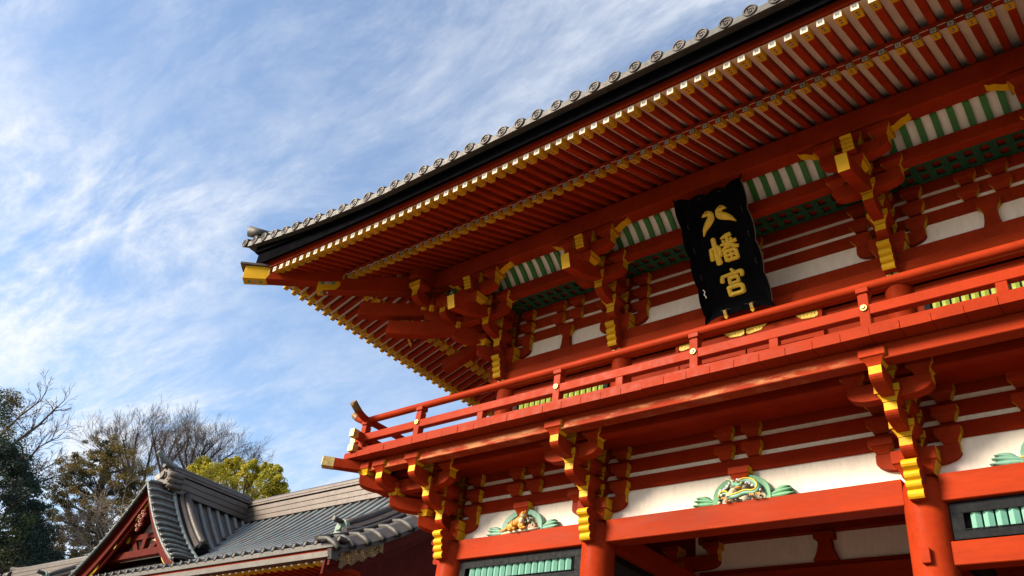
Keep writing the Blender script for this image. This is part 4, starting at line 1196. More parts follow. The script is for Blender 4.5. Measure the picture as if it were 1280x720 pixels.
# hip rafters, base and flying, with painted ends
def hip(mirror):
    d = 1 / DI
    def tr(v, k=1):
        a, b, z = v      # a along the diagonal (outward negative), b across
        x, y = a * d + b * d, a * d - b * d
        return (x, y, z)
    e0, e1 = -2.40 * DI, 0.3 * DI
    m = MB(); m.prism([(e0, 10.29), (-1.0 * DI, 10.58), (e1, 11.05), (e1, 11.5), (-1.0 * DI, 10.98), (e0, 10.60)], 'y', -0.105, 0.105, "red_lacquer")
    f = MB(); g0 = -3.43 * DI; f.prism([(g0, 10.295), (-2.4 * DI, 10.47), (-1.7 * DI, 10.67), (-1.7 * DI, 11.0), (-2.4 * DI, 10.80), (g0, 10.575)], 'y', -0.115, 0.115, "red_lacquer")
    t = MB(); t.prism([(g0 - 0.006, 10.290), (-3.12 * DI, 10.343), (-3.08 * DI, 10.48), (-3.12 * DI, 10.665), (g0 - 0.006, 10.580)], 'y', -0.119, 0.119, "yellow_paint")
    for tt in (0.25, 0.5, 0.75):
        a = g0 + (g0 * 0 + 0.31 * DI) * tt; z = 10.290 + 0.053 * tt - 0.0015
        t.add([tr_ for tr_ in ((a - 0.05, 0.0, z - 0.008), (a, 0.05, z), (a + 0.05, 0.0, z + 0.008), (a, -0.05, z))], [(0, 1, 2, 3)], "leaf_green" if tt != 0.5 else "rafter_lilac")
    p = MB(); p0, p1 = -2.41 * DI, -2.15 * DI
    p.prism([(p0, 10.283), (p1, 10.352), (p1 + 0.07, 10.47), (p1, 10.645), (p0, 10.604)], 'y', -0.110, 0.110, "yellow_paint")
    for sgn in (-1, 1):
        for (tt, zz2, mt, r) in ((0.22, 0.52, "leaf_green", 0.045), (0.5, 0.55, "rafter_lilac", 0.055), (0.78, 0.52, "leaf_green", 0.045)):
            a = p0 + (p1 - p0) * tt; z = 10.283 + 0.069 * tt + 0.30 * zz2
            p.ball((a, sgn * 0.110, z), (r, 0.004, r * 0.8), mt, 8, 4)
    for tt, mt in ((0.22, "leaf_green"), (0.5, "rafter_lilac"), (0.78, "leaf_green")):
        p.ball((p0 + (p1 - p0) * tt, 0, 10.283 + 0.069 * tt), (0.04, 0.06, 0.004), mt, 8, 4)
    c = MB(); c.prism([(g0 - 0.12, 10.585), (g0 + 0.5, 10.62), (g0 + 0.5, 10.67), (g0 - 0.12, 10.635)], 'y', -0.16, 0.16, "bark")
    out = []
    for nme, mm, bv in (("hip_rafter", m, 0.008), ("hip_rafter", f, 0.008), ("rafter_tip", t, 0.004), ("rafter_tip", p, 0.004), ("corner_plate", c, 0.006)):
        mm.v = [tr(v) for v in mm.v]
        if mirror: mirx(mm)
        out.append((nme, mm, bv))
    at = (-1.5 if not mirror else 2 * CX + 1.5, -1.5, 10.6)
    a_ = part(*out[0][:2], gate, at, out[0][2]); b_ = part(*out[1][:2], gate, at, out[1][2])
    part(out[2][0], out[2][1], b_, at, out[2][2]); part(out[3][0], out[3][1], a_, at, out[3][2]); part(out[4][0], out[4][1], b_, at, out[4][2])
hip(False); hip(True)

# ------------------------------------------------------------------ name plaque hanging under the eave, tilted forward
PXC = CX + 0.055
pl = empty("name_plaque", (PXC, 0.10, 8.93), "tall black scalloped name plaque with gold characters, tilted forward under the eaves", "plaque")
PT = math.atan2(0.99, 1.70)              # tilt from vertical
PH = 1.98
def pq(u, v, w):                         # u right, v up the face, w toward the viewer
    return (PXC + u, 0.10 - v * math.sin(PT) - w * math.cos(PT), 8.93 + v * math.cos(PT) - w * math.sin(PT))
def pput(name, mb, parent, bev=0.0):
    mb.v = [pq(*v) for v in mb.v]
    return part(name, mb, parent, WP[pl], bev)
# inner panel
m = MB(); m.box(-0.375, 0.375, 0.17, 1.80, 0.0, 0.05, "black_lacquer")
panel = pput("panel", m, pl, 0.004)
# flaring frame with cloud-scalloped rim
def edge_scallop(t, n, amp, ph=0.0):
    return amp * abs(math.sin(PI * (t * n + ph))) ** 0.7
rim = []
Wb, Wt = 0.575, 0.60
for i in range(33):  # bottom, left to right: two lobes rising to corners
    t = i / 32; u = -Wb + 2 * Wb * t
    rim.append((u, -0.045 + 0.055 * abs(math.sin(PI * t * 2.0 + 0.0)) - 0.03 * (abs(2 * t - 1) ** 3) + (0.03 if 0.42 < t < 0.58 else 0), (u / Wb * 0.375, 0.17)))
for i in range(1, 56):
    t = i / 56; v = -0.02 + (PH + 0.0) * t
    rim.append((Wb + (Wt - Wb) * t - 0.045 + edge_scallop(t, 4, 0.036), v, (0.375, 0.17 + 1.63 * t)))
for i in range(33):
    t = i / 32; u = Wt - 2 * Wt * t
    rim.append((u, PH - 0.03 - 0.075 * (math.sin(PI * t) ** 0.6) + 0.05 * abs(math.sin(PI * t * 4)) ** 0.8 + (0.05 if t in (0.0, 1.0) else 0), (u / Wt * 0.375, 1.80)))
for i in range(1, 56):
    t = i / 56; v = PH - (PH + 0.0) * t
    rim.append((-(Wt - (Wt - Wb) * t - 0.045 + edge_scallop(1 - t, 4, 0.036)), v, (-0.375, 1.80 - 1.63 * t)))
rows = []
for u, v, (iu, iv) in rim:
    rows.append([(iu, iv, 0.055), (u * 0.45 + iu * 0.55, v * 0.45 + iv * 0.55, 0.085), (u * 0.97 + iu * 0.03, v * 0.97 + iv * 0.03, 0.185), (u, v, 0.18), (u, v, 0.135), (iu, iv, -0.02)])
m = MB()
m.strip(rows + [rows[0]], "black_lacquer", False, True)
frame = pput("frame", m, pl, 0.003)
# pale worn bead along the rim
m = MB(); m.tube([(r[3][0], r[3][1], 0.158) for r in rows[33:88]], 0.011, 5, "cream", smooth=False)
material("worn_edge", (0.20, 0.16, 0.13), 0.7, var=0.4, vscale=30, col2=(0.02, 0.02, 0.02))
m.m = ["worn_edge"] * len(m.m)
pput("worn_rim", m, frame)
# small cloud cut-outs and the white fleck on the frame
m = MB()
for (u, v, sx) in ((-0.2, 0.075, 1), (0.2, 0.075, 1), (-0.22, 1.885, 1), (0.22, 1.885, 1)):
    m.tube([(u + sx * (q - 4) * 0.022, v + 0.012 * math.sin(q * 1.6), 0.128 if v < 1 else 0.12) for q in range(9)], 0.010, 6, "black_gap")
for v in (0.62, 1.05, 1.45):
    m.tube([(-0.46 + 0.008 * math.sin(q * 1.7), v + q * 0.016, 0.128) for q in range(7)], 0.009, 6, "black_gap")
    m.tube([(0.46 + 0.008 * math.sin(q * 1.7), v + q * 0.016, 0.128) for q in range(7)], 0.009, 6, "black_gap")
pput("cloud_groove", m, frame)
m = MB(); m.tube([(-0.468 + 0.012 * math.sin(q * 1.5), 0.33 + q * 0.02, 0.136) for q in range(8)], 0.008, 6, "white_paint")
pput("wall_glimpse", m, frame); 
# gilt hangers at the foot
for u in (-0.20, 0.235):
    m = MB(); m.box(u - 0.027, u + 0.027, -0.02, 0.075, 0.150, 0.205, "gold")
    m.prism([(u - 0.036, -0.02), (u + 0.036, -0.02), (u + 0.022, -0.05), (u, -0.075), (u - 0.022, -0.05)], 'z', 0.165, 0.205, "gold_leaf")
    pput("gilt_hanger", m, pl, 0.004)
# characters: strokes as raised gold ribbons
def stroke(m, pts, ws, z0=0.05, hh=0.030, bold=1.24):
    ws = [w * bold for w in ws]
    P = [Vector((p[0], p[1])) for p in pts]
    sub = []; sw = []
    for i in range(len(P) - 1):
        for k in range(5):
            t = k / 5; sub.append(P[i].lerp(P[i + 1], t)); sw.append(ws[i] + (ws[i + 1] - ws[i]) * t)
    sub.append(P[-1]); sw.append(ws[-1])
    for _ in range(2):
        sub = [sub[0]] + [(sub[i - 1] + sub[i] * 2 + sub[i + 1]) / 4 for i in range(1, len(sub) - 1)] + [sub[-1]]
    rows = []
    d0 = (sub[1] - sub[0]).normalized(); d1 = (sub[-1] - sub[-2]).normalized()
    ext = [(sub[0] - d0 * sw[0] * 0.45, sw[0] * 0.45)] + list(zip(sub, sw)) + [(sub[-1] + d1 * sw[-1] * 0.45, sw[-1] * 0.45)]
    for i, (p, w) in enumerate(ext):
        a = ext[max(0, i - 1)][0]; b = ext[min(len(ext) - 1, i + 1)][0]
        d = (b - a).normalized(); nn = Vector((-d.y, d.x))
        rows.append([(p.x + nn.x * w * q, p.y + nn.y * w * q, z0 + hh * (1 - abs(q) ** 2.2)) for q in (-1, -0.7, 0, 0.7, 1)])
    m.strip(rows, "gold_leaf")
def glyph(name, strokes, ox, oy, sx, sy, z0=0.05, k=1.0):
    m = MB()
    for i, (pts, ws) in enumerate(strokes):
        stroke(m, [(ox + p[0] * sx, oy + p[1] * sy) for p in pts], [w * sx * k for w in ws], z0 + 0.0012 * i)
    return pput(name, m, panel)
# first character: two doves facing each other
glyph("dove_figure", [([(-0.36, 0.86), (-0.22, 0.93), (-0.12, 0.84), (-0.13, 0.66), (-0.27, 0.48), (-0.42, 0.28), (-0.50, 0.02)], [0.045, 0.085, 0.10, 0.115, 0.11, 0.075, 0.02]),
                      ([(-0.30, 0.90), (-0.40, 0.82)], [0.035, 0.008]),
                      ([(0.40, 0.92), (0.27, 0.97), (0.15, 0.86), (0.16, 0.68), (0.34, 0.56), (0.50, 0.42), (0.64, 0.22)], [0.045, 0.085, 0.10, 0.12, 0.11, 0.075, 0.02]),
                      ([(0.34, 0.95), (0.46, 0.86)], [0.035, 0.008])], -0.02, 1.28, 0.50, 0.37, k=0.86)
m = MB()
for u, v in ((-0.215, 0.935), (0.275, 0.965)): m.ball((-0.02 + u * 0.50, 1.28 + v * 0.37, 0.082), (0.012, 0.012, 0.008), "black_gap", 8, 5)
pput("dove_eye", m, panel)
# second character
glyph("character", [([(-0.42, 0.62), (-0.44, 0.22)], [0.055, 0.075]), ([(-0.43, 0.60), (-0.10, 0.66), (-0.11, 0.28)], [0.05, 0.06, 0.07]),
                    ([(-0.24, 0.98), (-0.25, 0.5), (-0.22, 0.02)], [0.075, 0.08, 0.10]),
                    ([(0.42, 0.97), (0.24, 0.95), (0.06, 0.90)], [0.06, 0.07, 0.04]), ([(0.08, 0.80), (0.14, 0.74)], [0.045, 0.05]), ([(0.42, 0.82), (0.36, 0.76)], [0.045, 0.05]),
                    ([(0.00, 0.66), (0.28, 0.68), (0.56, 0.70)], [0.045, 0.055, 0.06]), ([(0.26, 0.92), (0.26, 0.50)], [0.055, 0.055]),
                    ([(0.24, 0.66), (0.12, 0.52), (-0.02, 0.44)], [0.055, 0.055, 0.04]), ([(0.28, 0.66), (0.42, 0.52), (0.60, 0.46)], [0.055, 0.06, 0.05]),
                    ([(0.06, 0.38), (0.07, 0.04)], [0.06, 0.065]), ([(0.06, 0.38), (0.48, 0.40), (0.47, 0.04)], [0.055, 0.06, 0.065]), ([(0.08, 0.22), (0.47, 0.23)], [0.045, 0.045]),
                    ([(0.08, 0.05), (0.47, 0.05)], [0.055, 0.055]), ([(0.27, 0.38), (0.27, 0.06)], [0.045, 0.045])], -0.035, 0.79, 0.45, 0.42)
# third character
glyph("character", [([(0.00, 1.00), (0.07, 0.90)], [0.06, 0.08]), ([(-0.46, 0.82), (-0.52, 0.60)], [0.07, 0.09]),
                    ([(-0.44, 0.80), (0.0, 0.82), (0.46, 0.86), (0.42, 0.66)], [0.065, 0.07, 0.08, 0.08]),
                    ([(-0.17, 0.70), (-0.18, 0.46)], [0.075, 0.075]), ([(-0.17, 0.68), (0.22, 0.70), (0.20, 0.46)], [0.07, 0.07, 0.075]), ([(-0.18, 0.46), (0.20, 0.47)], [0.065, 0.065]),
                    ([(0.02, 0.46), (-0.02, 0.36)], [0.055, 0.055]),
                    ([(-0.30, 0.34), (-0.28, 0.02)], [0.085, 0.09]), ([(-0.28, 0.33), (0.33, 0.34), (0.31, 0.02)], [0.075, 0.085, 0.09]), ([(-0.26, 0.04), (0.30, 0.05)], [0.08, 0.08])], 0.015, 0.265, 0.36, 0.40)
# iron rods and hooks that hold it
m = MB()
for u in (-0.30, 0.30):
    m.tube([pq(u, 1.80, 0.0), (PXC + u, -0.70, 10.78)], 0.014, 6, "black_lacquer")
    m.box(PXC + u - 0.05, PXC + u + 0.05, -0.03, 0.17, 8.985, 9.04, "black_lacquer")
part("hanging_rod", m, pl, WP[pl])
# ------------------------------------------------------------------ the hall beside the gate
material("gutter_copper", (0.10, 0.082, 0.066), 0.55, metal=0.2, var=0.25, vscale=2, col2=(0.12, 0.13, 0.11), patch=(0.52, 0.68))
HX0, HX1 = -27.6, -7.75                  # verges
HY, HR = 3.40, 8.50                      # eave line and ridge line
def hz(y):
    t = (y if y <= HR else 2 * HR - y) - HY
    return 7.72 + 0.385 * t + 0.064 * t * t
HXC = (HX0 + HX1) / 2
hall = empty("shrine_hall", (HXC, HR, 0), "grey-brown copper-tiled hall with a red dormer gable left of the gate", "hall")
def hpart(name, m, at, bev=0.0, par=None, **k): return part(name, m, par or hall, at, bev, **k)
# body
m = MB(); m.box(HX0 + 1.2, HX1 - 1.3, HY + 1.2, 2 * HR - HY - 1.2, 0.3, 7.75, "red_shaded"); hpart("wall", m, (HXC, HR, 0.3))
m = MB(); m.box(HX0 + 0.6, HX1 - 0.6, HY + 0.6, 2 * HR - HY - 0.6, 0, 0.3, "stone"); hpart("stone_base", m, (HXC, HR, 0), 0.02)
pmh = MB(); nn = 16; pmh.strip([[(0.2 * math.cos(2 * PI * k / nn), 0.2 * math.sin(2 * PI * k / nn), z) for k in range(nn)] for z in (0.3, 7.3)], "red_lacquer", True, True); pmh = pmh.mesh("pillar")
for i in range(8): link("pillar", pmh, (HX1 - 1.25 - i * (HX1 - HX0 - 2.5) / 7, HY + 1.05, 0), hall)
# main roof with battens
m = MB()
ny = 18
ys = [HY + (HR - HY) * i / ny for i in range(ny + 1)] + [HR + (HR - HY) * i / ny for i in range(1, ny + 1)]
m.strip([[(HX0, y, hz(y)), (HX1, y, hz(y))] for y in ys], "roof_slate", True)
m.strip([[(HX0, y, hz(y) - 0.12), (HX1, y, hz(y) - 0.12)] for y in ys], "red_shaded", True)
x = -7.452 - 0.455
bx = []
while x > HX0 + 0.2:
    bx.append(x); x -= 0.455
for x in bx:
    m.tube([(x, y, hz(y) + 0.015) for y in ys[:ny + 1:2]], 0.062, 6, "roof_slate", False)
for x in bx:
    xm = x + 0.2275
    m.tube([(xm, y, hz(y) + 0.0) for y in ys[:ny + 1:3]], 0.030, 5, "roof_slate", False)
roof = hpart("roof", m, (HXC, HR, 7.8))
# eave tiles and fascia, gutter with bracket end, downpipe
et = MB(); nn = 12
for rad, y in (): pass
ring = lambda r, y: [(r * math.cos(2 * PI * k / nn), y, r * math.sin(2 * PI * k / nn)) for k in range(nn)]
R_ = [ring(0.085, 0.25), ring(0.085, 0.0), ring(0.065, -0.012), ring(0.055, 0.004)]
et.strip(R_, "copper_tile", False, True); et.add(R_[-1], [tuple(range(nn))], "copper_green"); etm2 = et.mesh("eave_tile")
for x in [-7.452] + bx: link("eave_tile", etm2, (x, HY - 0.03, hz(HY) + 0.03), hall)
def hx_box(name, y0, y1, z0, z1, mat, x0=HX0, x1=HX1, bev=0.006, par=None):
    m = MB(); m.box(x0, x1, y0, y1, z0, z1, mat); return hpart(name, m, ((x0 + x1) / 2, (y0 + y1) / 2, z0), bev, par)
hx_box("eave_fascia", HY - 0.02, HY + 0.12, 7.56, 7.70, "copper_green", x1=HX1 + 0.2)
hx_box("gutter", HY - 0.26, HY - 0.03, 7.22, 7.38, "gutter_copper", x1=-7.42)
m = MB(); m.prism([(HY - 0.30, 7.41), (HY - 0.22, 7.16), (HY - 0.02, 7.16), (HY + 0.0, 7.41)], 'x', -7.46, -7.30, "copper_tile"); hpart("gutter_end", m, (-7.38, HY - 0.15, 7.2), 0.006)
m = MB(); m.tube([(-13.2, HY - 0.14, 7.22), (-13.2, HY - 0.14, 6.6), (-13.2, HY + 0.9, 6.0), (-13.2, HY + 0.95, 0.3)], 0.085, 10, "ridge_copper"); hpart("downpipe", m, (-13.2, HY, 3))
hx_box("eave_board", HY + 0.05, HY + 0.20, 7.40, 7.56, "red_lacquer", x1=HX1 + 0.1)
rm = MB(); rm.box(-0.05, 0.05, 0, 1.3, -0.06, 0.06, "red_lacquer"); rm.box(-0.054, 0.054, -0.005, 0.22, -0.064, 0.064, "gold_leaf"); rm.box(-0.04, 0.04, -0.008, -0.004, -0.05, 0.05, "white_paint")
rmm = rm.mesh("rafter", 0.004)
for i in range(60):
    link("rafter", rmm, (-8.1 - i * 0.31, HY + 0.12, 7.29), hall)
# ridge in moulded courses
RZ = hz(HR)
def ridge_course(m, x0, x1, hw, z0, z1, mat, ax='x', c=HR):
    if ax == 'x': m.box(x0, x1, c - hw, c + hw, z0, z1, mat)
    else: m.box(c - hw, c + hw, x0, x1, z0, z1, mat)
COURSES = ((0.36, -0.22, -0.04, "ridge_copper"), (0.30, -0.04, 0.0, "black_frame"), (0.31, 0.0, 0.20, "ridge_copper"), (0.33, 0.20, 0.225, "ridge_copper"), (0.30, 0.225, 0.40, "ridge_copper"), (0.24, 0.40, 0.44, "black_frame"), (0.34, 0.44, 0.52, "ridge_copper"), (0.24, 0.52, 0.55, "black_frame"), (0.30, 0.55, 0.64, "ridge_copper"))
m = MB()
for hw, a, b, mt in COURSES: ridge_course(m, HX0 + 0.6, HX1 - 0.5, hw, RZ + a, RZ + b, mt)
m.tube([(HX0 + 0.5, HR, RZ + 0.70), (HX1 - 0.4, HR, RZ + 0.70)], 0.14, 12, "copper_tile")
hpart("roof_ridge", m, (HXC, HR, RZ), 0.008)
# verges at both ends: short round tiles drooping over the gable, red barge board, gilt carving
def verge(x, s):
    m = MB(); y = 3.24
    yy = [HY - 0.2 + (HR - HY + 0.2) * i / 16 for i in range(17)]
    m.strip([[(x - s * 0.35, q, hz(q) + 0.10), (x + s * 0.05, q, hz(q) + 0.06), (x + s * 0.45, q, hz(q) - 0.20), (x + s * 0.47, q, hz(q) - 0.32)] for q in yy], "copper_tile", False)
    m.strip([[(x - s * 0.35, 2 * HR - q, hz(q) + 0.10), (x + s * 0.05, 2 * HR - q, hz(q) + 0.06), (x + s * 0.42, 2 * HR - q, hz(q) - 0.14), (x + s * 0.44, 2 * HR - q, hz(q) - 0.24)] for q in yy], "copper_green", False)
    m.tube([(x - s * 0.40, q, hz(q) + 0.14) for q in yy], 0.075, 8, "copper_tile")
    for i in range(11):
        q = 3.26 + i * 0.475
        m.tube([(x - s * 0.42, q, hz(q) + 0.13), (x + s * 0.02, q, hz(q) + 0.08), (x + s * 0.30, q, hz(q) - 0.06), (x + s * 0.55, q, hz(q) - 0.24)], [0.058, 0.062, 0.066, 0.07], 10, "copper_green", capmat="black_gap")
    v = hpart("verge_tiles", m, (x, 5.5, 8.5))
    for k, (off, h, mt) in enumerate(((0.28, 0.42, "red_shaded"), (0.10, 0.34, "red_shaded"))):
        b = MB(); top = [(q, hz(q) - 0.20 - 0.28 * k) for q in yy]
        poly = [(q, z - h) for q, z in top] + top[::-1]
        b.prism(poly, 'x', x + s * off, x + s * (off + 0.09), mt); hpart("barge_board", b, (x + s * off, 5.5, 8), 0.006)
    g = MB(); n = 14
    up = [(HY + 0.05 + 1.35 * i / n, hz(HY + 0.05 + 1.35 * i / n) - 0.30) for i in range(n + 1)]
    lo = [(q + 0.05, z - 0.40 - 0.05 * math.sin(i * 1.9) + 0.16 * (i / n)) for i, (q, z) in enumerate(up)]
    g.prism(lo + up[::-1], 'x', x + s * 0.372, x + s * 0.40, "gold_dull")
    rg = random.Random(4)
    for i in range(26):
        t = rg.random(); u = rg.uniform(0.15, 0.85); q, z = up[int(t * n)]; q2, z2 = lo[int(t * n)]
        cyy, czz = q + (q2 - q) * u, z + (z2 - z) * u
        g.tube([(x + s * 0.402, cyy + (0.02 + 0.045 * k / 6) * math.cos(k * 0.8 + i), czz + (0.02 + 0.045 * k / 6) * math.sin(k * 0.8 + i)) for k in range(7)], 0.012, 5, "gold_pale" if i % 3 else "black_gap")
    hpart("gilt_carving", g, (x, 4.2, 7.5))
    w = MB(); w.prism([(q, hz(q) - 0.3) for q in yy] + [(2 * HR - q, hz(q) - 0.3) for q in reversed(yy)] + [(2 * HR - HY, 7.3), (HY, 7.3)], 'x', x - s * 0.9, x - s * 0.8, "red_shaded"); hpart("gable_wall", w, (x, HR, 7.3))
verge(HX1, 1); verge(HX0, -1)
def descending_ridge(name, pts, w, h, mat="ridge_copper"):
    m = MB(); rows = []
    for p in pts:
        x, y, z = p
        rows.append([(x - w[0], y - w[1], z), (x - w[0] * 0.9, y - w[1] * 0.9, z + h * 0.45), (x - w[0] * 1.15, y - w[1] * 1.15, z + h * 0.5), (x - w[0] * 0.8, y - w[1] * 0.8, z + h * 0.75),
                     (x + w[0] * 0.8, y + w[1] * 0.8, z + h * 0.75), (x + w[0] * 1.15, y + w[1] * 1.15, z + h * 0.5), (x + w[0] * 0.9, y + w[1] * 0.9, z + h * 0.45), (x + w[0], y + w[1], z)])
    m.sweep(rows, mat)
    m.tube([(x, y, z + h * 0.86) for x, y, z in pts], max(w) * 0.55, 10, "copper_tile")
    return m
def demon_tile(k=1.0, mat="copper_green"):
    """Ridge-end tile facing -y: arched slab with curled feet and a round boss."""
    m = MB(); n = 18
    out = [(-0.42, 0.0), (-0.46, 0.10), (-0.40, 0.17), (-0.31, 0.14), (-0.27, 0.20), (-0.25, 0.36), (-0.16, 0.50), (0.0, 0.55), (0.16, 0.50), (0.25, 0.36), (0.27, 0.20), (0.31, 0.14), (0.40, 0.17), (0.46, 0.10), (0.42, 0.0)]
    m.prism([(a * k, b * k) for a, b in out], 'y', -0.07 * k, 0.07 * k, mat)
    m.prism([(a * k * 0.62, (b * 0.62 + 0.08) * k) for a, b in out[4:11]], 'y', -0.11 * k, -0.07 * k, mat)
    for s in (-1, 1):
        m.tube([(s * (0.36 - 0.05 * math.cos(t * 0.7)) * k, -0.085 * k, (0.09 + 0.055 * math.sin(t * 0.7)) * k) for t in range(8)], 0.022 * k, 6, mat)
    m.tube([(0, -0.16 * k, 0.30 * k), (0, -0.07 * k, 0.30 * k)], 0.11 * k, 12, mat)
    return m
for x in (HX1 - 1.05, HX0 + 1.05):
    pts = [(x, y, hz(y) + 0.04) for y in [4.55 + i * 0.39 for i in range(11)]]
    r = hpart("descending_ridge", descending_ridge("descending_ridge", pts, (0.24, 0), 0.42), pts[0])
    t = demon_tile(0.95, "copper_mint"); link("ridge_end_tile", t.mesh("ridge_end_tile", 0.006), (x, 4.48, hz(4.5) + 0.02), r)
    c = MB(); c.tube([(x, 4.10, hz(4.5) + 0.47), (x, 4.55, hz(4.5) + 0.44)], 0.075, 12, "copper_tile"); c.tube([(x + 0.36, 4.28, hz(4.45) + 0.16), (x + 0.36, 5.0, hz(4.9) + 0.16)], 0.10, 12, "copper_tile"); hpart("ridge_end_roll", c, (x, 4.2, 8.4), 0, r)

# dormer gable on the front slope -----------------------------------
DX = -19.95
dz_ = lambda d: 11.43 - 1.25 * d + 0.10 * d * d
def roof_y(z):                             # where the main slope reaches height z
    a, b, c = 0.064, 0.385, 7.72 - z
    return HY + (-b + math.sqrt(max(0, b * b - 4 * a * c))) / (2 * a)
dg = MB(); ds = [3.45 * i / 16 for i in range(17)]
for s in (-1, 1):
    dg.strip([[(DX + s * d, 4.15, dz_(d) - 0.02), (DX + s * d, max(4.2, roof_y(dz_(d)) + 0.1), dz_(d) - 0.02)] for d in ds], "ridge_copper", True)
    dg.strip([[(DX + s * d, 4.15, dz_(d) - 0.16), (DX + s * d, max(4.2, roof_y(dz_(d)) + 0.1), dz_(d) - 0.16)] for d in ds], "red_shaded", True)
    y = 5.75
    while y < 8.2:
        L = [d for d in ds if roof_y(dz_(d)) > y - 0.12]
        if len(L) > 1:
            dg.tube([(DX + s * d, y, dz_(d) + 0.02) for d in L], 0.085, 7, "roof_slate")
        y += 0.40
dormer = hpart("dormer_roof", dg, (DX, 6, 10))
for s in (-1, 1):
    v = MB()
    v.strip([[(DX + s * d, 4.02, dz_(d) - 0.16), (DX + s * d, 4.06, dz_(d) - 0.02), (DX + s * d, 4.35, dz_(d) + 0.05), (DX + s * d, 4.95, dz_(d) + 0.07)] for d in ds], "ridge_copper", False)
    v.tube([(DX + s * d, 5.0, dz_(d) + 0.10) for d in ds], 0.085, 8, "verdigris")
    v.tube([(DX + s * d, 4.04, dz_(d) - 0.10) for d in ds], 0.05, 6, "verdigris")
    for i in range(13):
        d = 0.06 + i * 0.272
        v.tube([(DX + s * d, 4.00, dz_(d) - 0.04), (DX + s * d, 4.10, dz_(d) + 0.05), (DX + s * d, 4.4, dz_(d) + 0.10), (DX + s * d, 4.98, dz_(d) + 0.11)], [0.050, 0.056, 0.056, 0.050], 10, "verdigris", capmat="verdigris")
    hpart("verge_tiles", v, (DX + s * 1.7, 4.5, 9.8), 0, dormer)
    for yb, o0, h, mt in ((4.24, 0.16, 0.46, "red_shaded"), (4.36, 0.42, 0.36, "red_shaded")):
        b = MB(); L = [d for d in ds if d <= 3.45]
        up = [(DX + s * d, dz_(d) - o0) for d in L]
        dn = [(DX + s * d, max(hz(yb) - 0.05, dz_(d) - o0 - h * (1.1 - 0.05 * d))) for d in L]
        b.prism(dn + up[::-1], 'y', yb, yb + 0.09, mt)
        bo = hpart("barge_board", b, (DX + s * 1.7, yb, 9.6), 0.008, dormer)
    for d0, d1, big_ in ((0.05, 0.55, 0), (1.32, 1.52, 1), (2.15, 2.85, 0)):
        g = MB(); L = [d0 + (d1 - d0) * i / 6 for i in range(7)]
        if big_:
            g.tube([(DX + s * 1.42, 4.345, dz_(1.42) - 0.62), (DX + s * 1.42, 4.325, dz_(1.42) - 0.62)], 0.12, 14, "gold"); g.tube([(DX + s * 1.42, 4.33, dz_(1.42) - 0.62), (DX + s * 1.42, 4.315, dz_(1.42) - 0.62)], 0.06, 10, "black_frame")
        else:
            g.prism([(DX + s * d, dz_(d) - 0.72 - 0.012 * math.sin(i * 2)) for i, d in enumerate(L)] + [(DX + s * d, dz_(d) - 0.50) for d in reversed(L)], 'y', 4.335, 4.352, "gold_leaf")
        hpart("gilt_fitting", g, (DX + s * (d0 + d1) / 2, 4.34, 9.5), 0, dormer)
w = MB(); L = [d for d in ds]
w.prism([(DX - d, dz_(d) - 0.3) for d in reversed(L)] + [(DX + d, dz_(d) - 0.3) for d in L[1:]], 'y', 5.05, 5.12, "white_plaster")
w.xform(lambda q: Vector((q.x, q.y, max(q.z, 8.9))))
hpart("gable_wall", w, (DX, 5.1, 9), 0, dormer)
b = MB(); b.box(DX - 2.05, DX + 2.05, 4.62, 4.84, 8.80, 9.06, "red_shaded"); b.box(DX - 1.2, DX + 1.2, 4.66, 4.82, 9.45, 9.66, "red_shaded"); hpart("gable_beam", b, (DX, 4.7, 8.8), 0.008, dormer)
b = MB(); b.box(DX - 0.12, DX + 0.12, 4.63, 4.82, 9.064, 9.446, "red_shaded")
for s in (-1, 1):
    b.prism([(DX + s * 0.35, 9.064), (DX + s * 0.65, 9.064), (DX + s * 1.0, 9.446), (DX + s * 0.72, 9.446)], 'y', 4.7, 4.8, "red_shaded")
hpart("strut", b, (DX, 4.7, 9.06), 0.006, dormer)
for s in (-1, 1):
    b = MB(); b.box(DX + s * 1.16 - 0.09, DX + s * 1.16 + 0.09, 4.62, 4.655, 9.40, 9.62, "yellow_paint"); hpart("gilt_cap", b, (DX + s * 1.16, 4.63, 9.4), 0.006, dormer)
# carved pendant under the peak
g = MB()
for (u, z, r) in ((0, 10.30, 0.13), (-0.15, 10.16, 0.11), (0.15, 10.16, 0.11), (0, 10.0, 0.15), (-0.11, 9.82, 0.10), (0.11, 9.82, 0.10), (0, 9.66, 0.10)):
    g.ball((DX + u, 4.28, z), (r, 0.06, r), "red_shaded", 12, 8)
    g.tube([(DX + u + (r * 0.25 + r * 0.5 * k / 8) * math.cos(k * 0.75), 4.215, z + (r * 0.25 + r * 0.5 * k / 8) * math.sin(k * 0.75)) for k in range(9)], 0.014, 5, "rock_pink")
hpart("gable_pendant", g, (DX, 4.3, 10), 0, dormer)
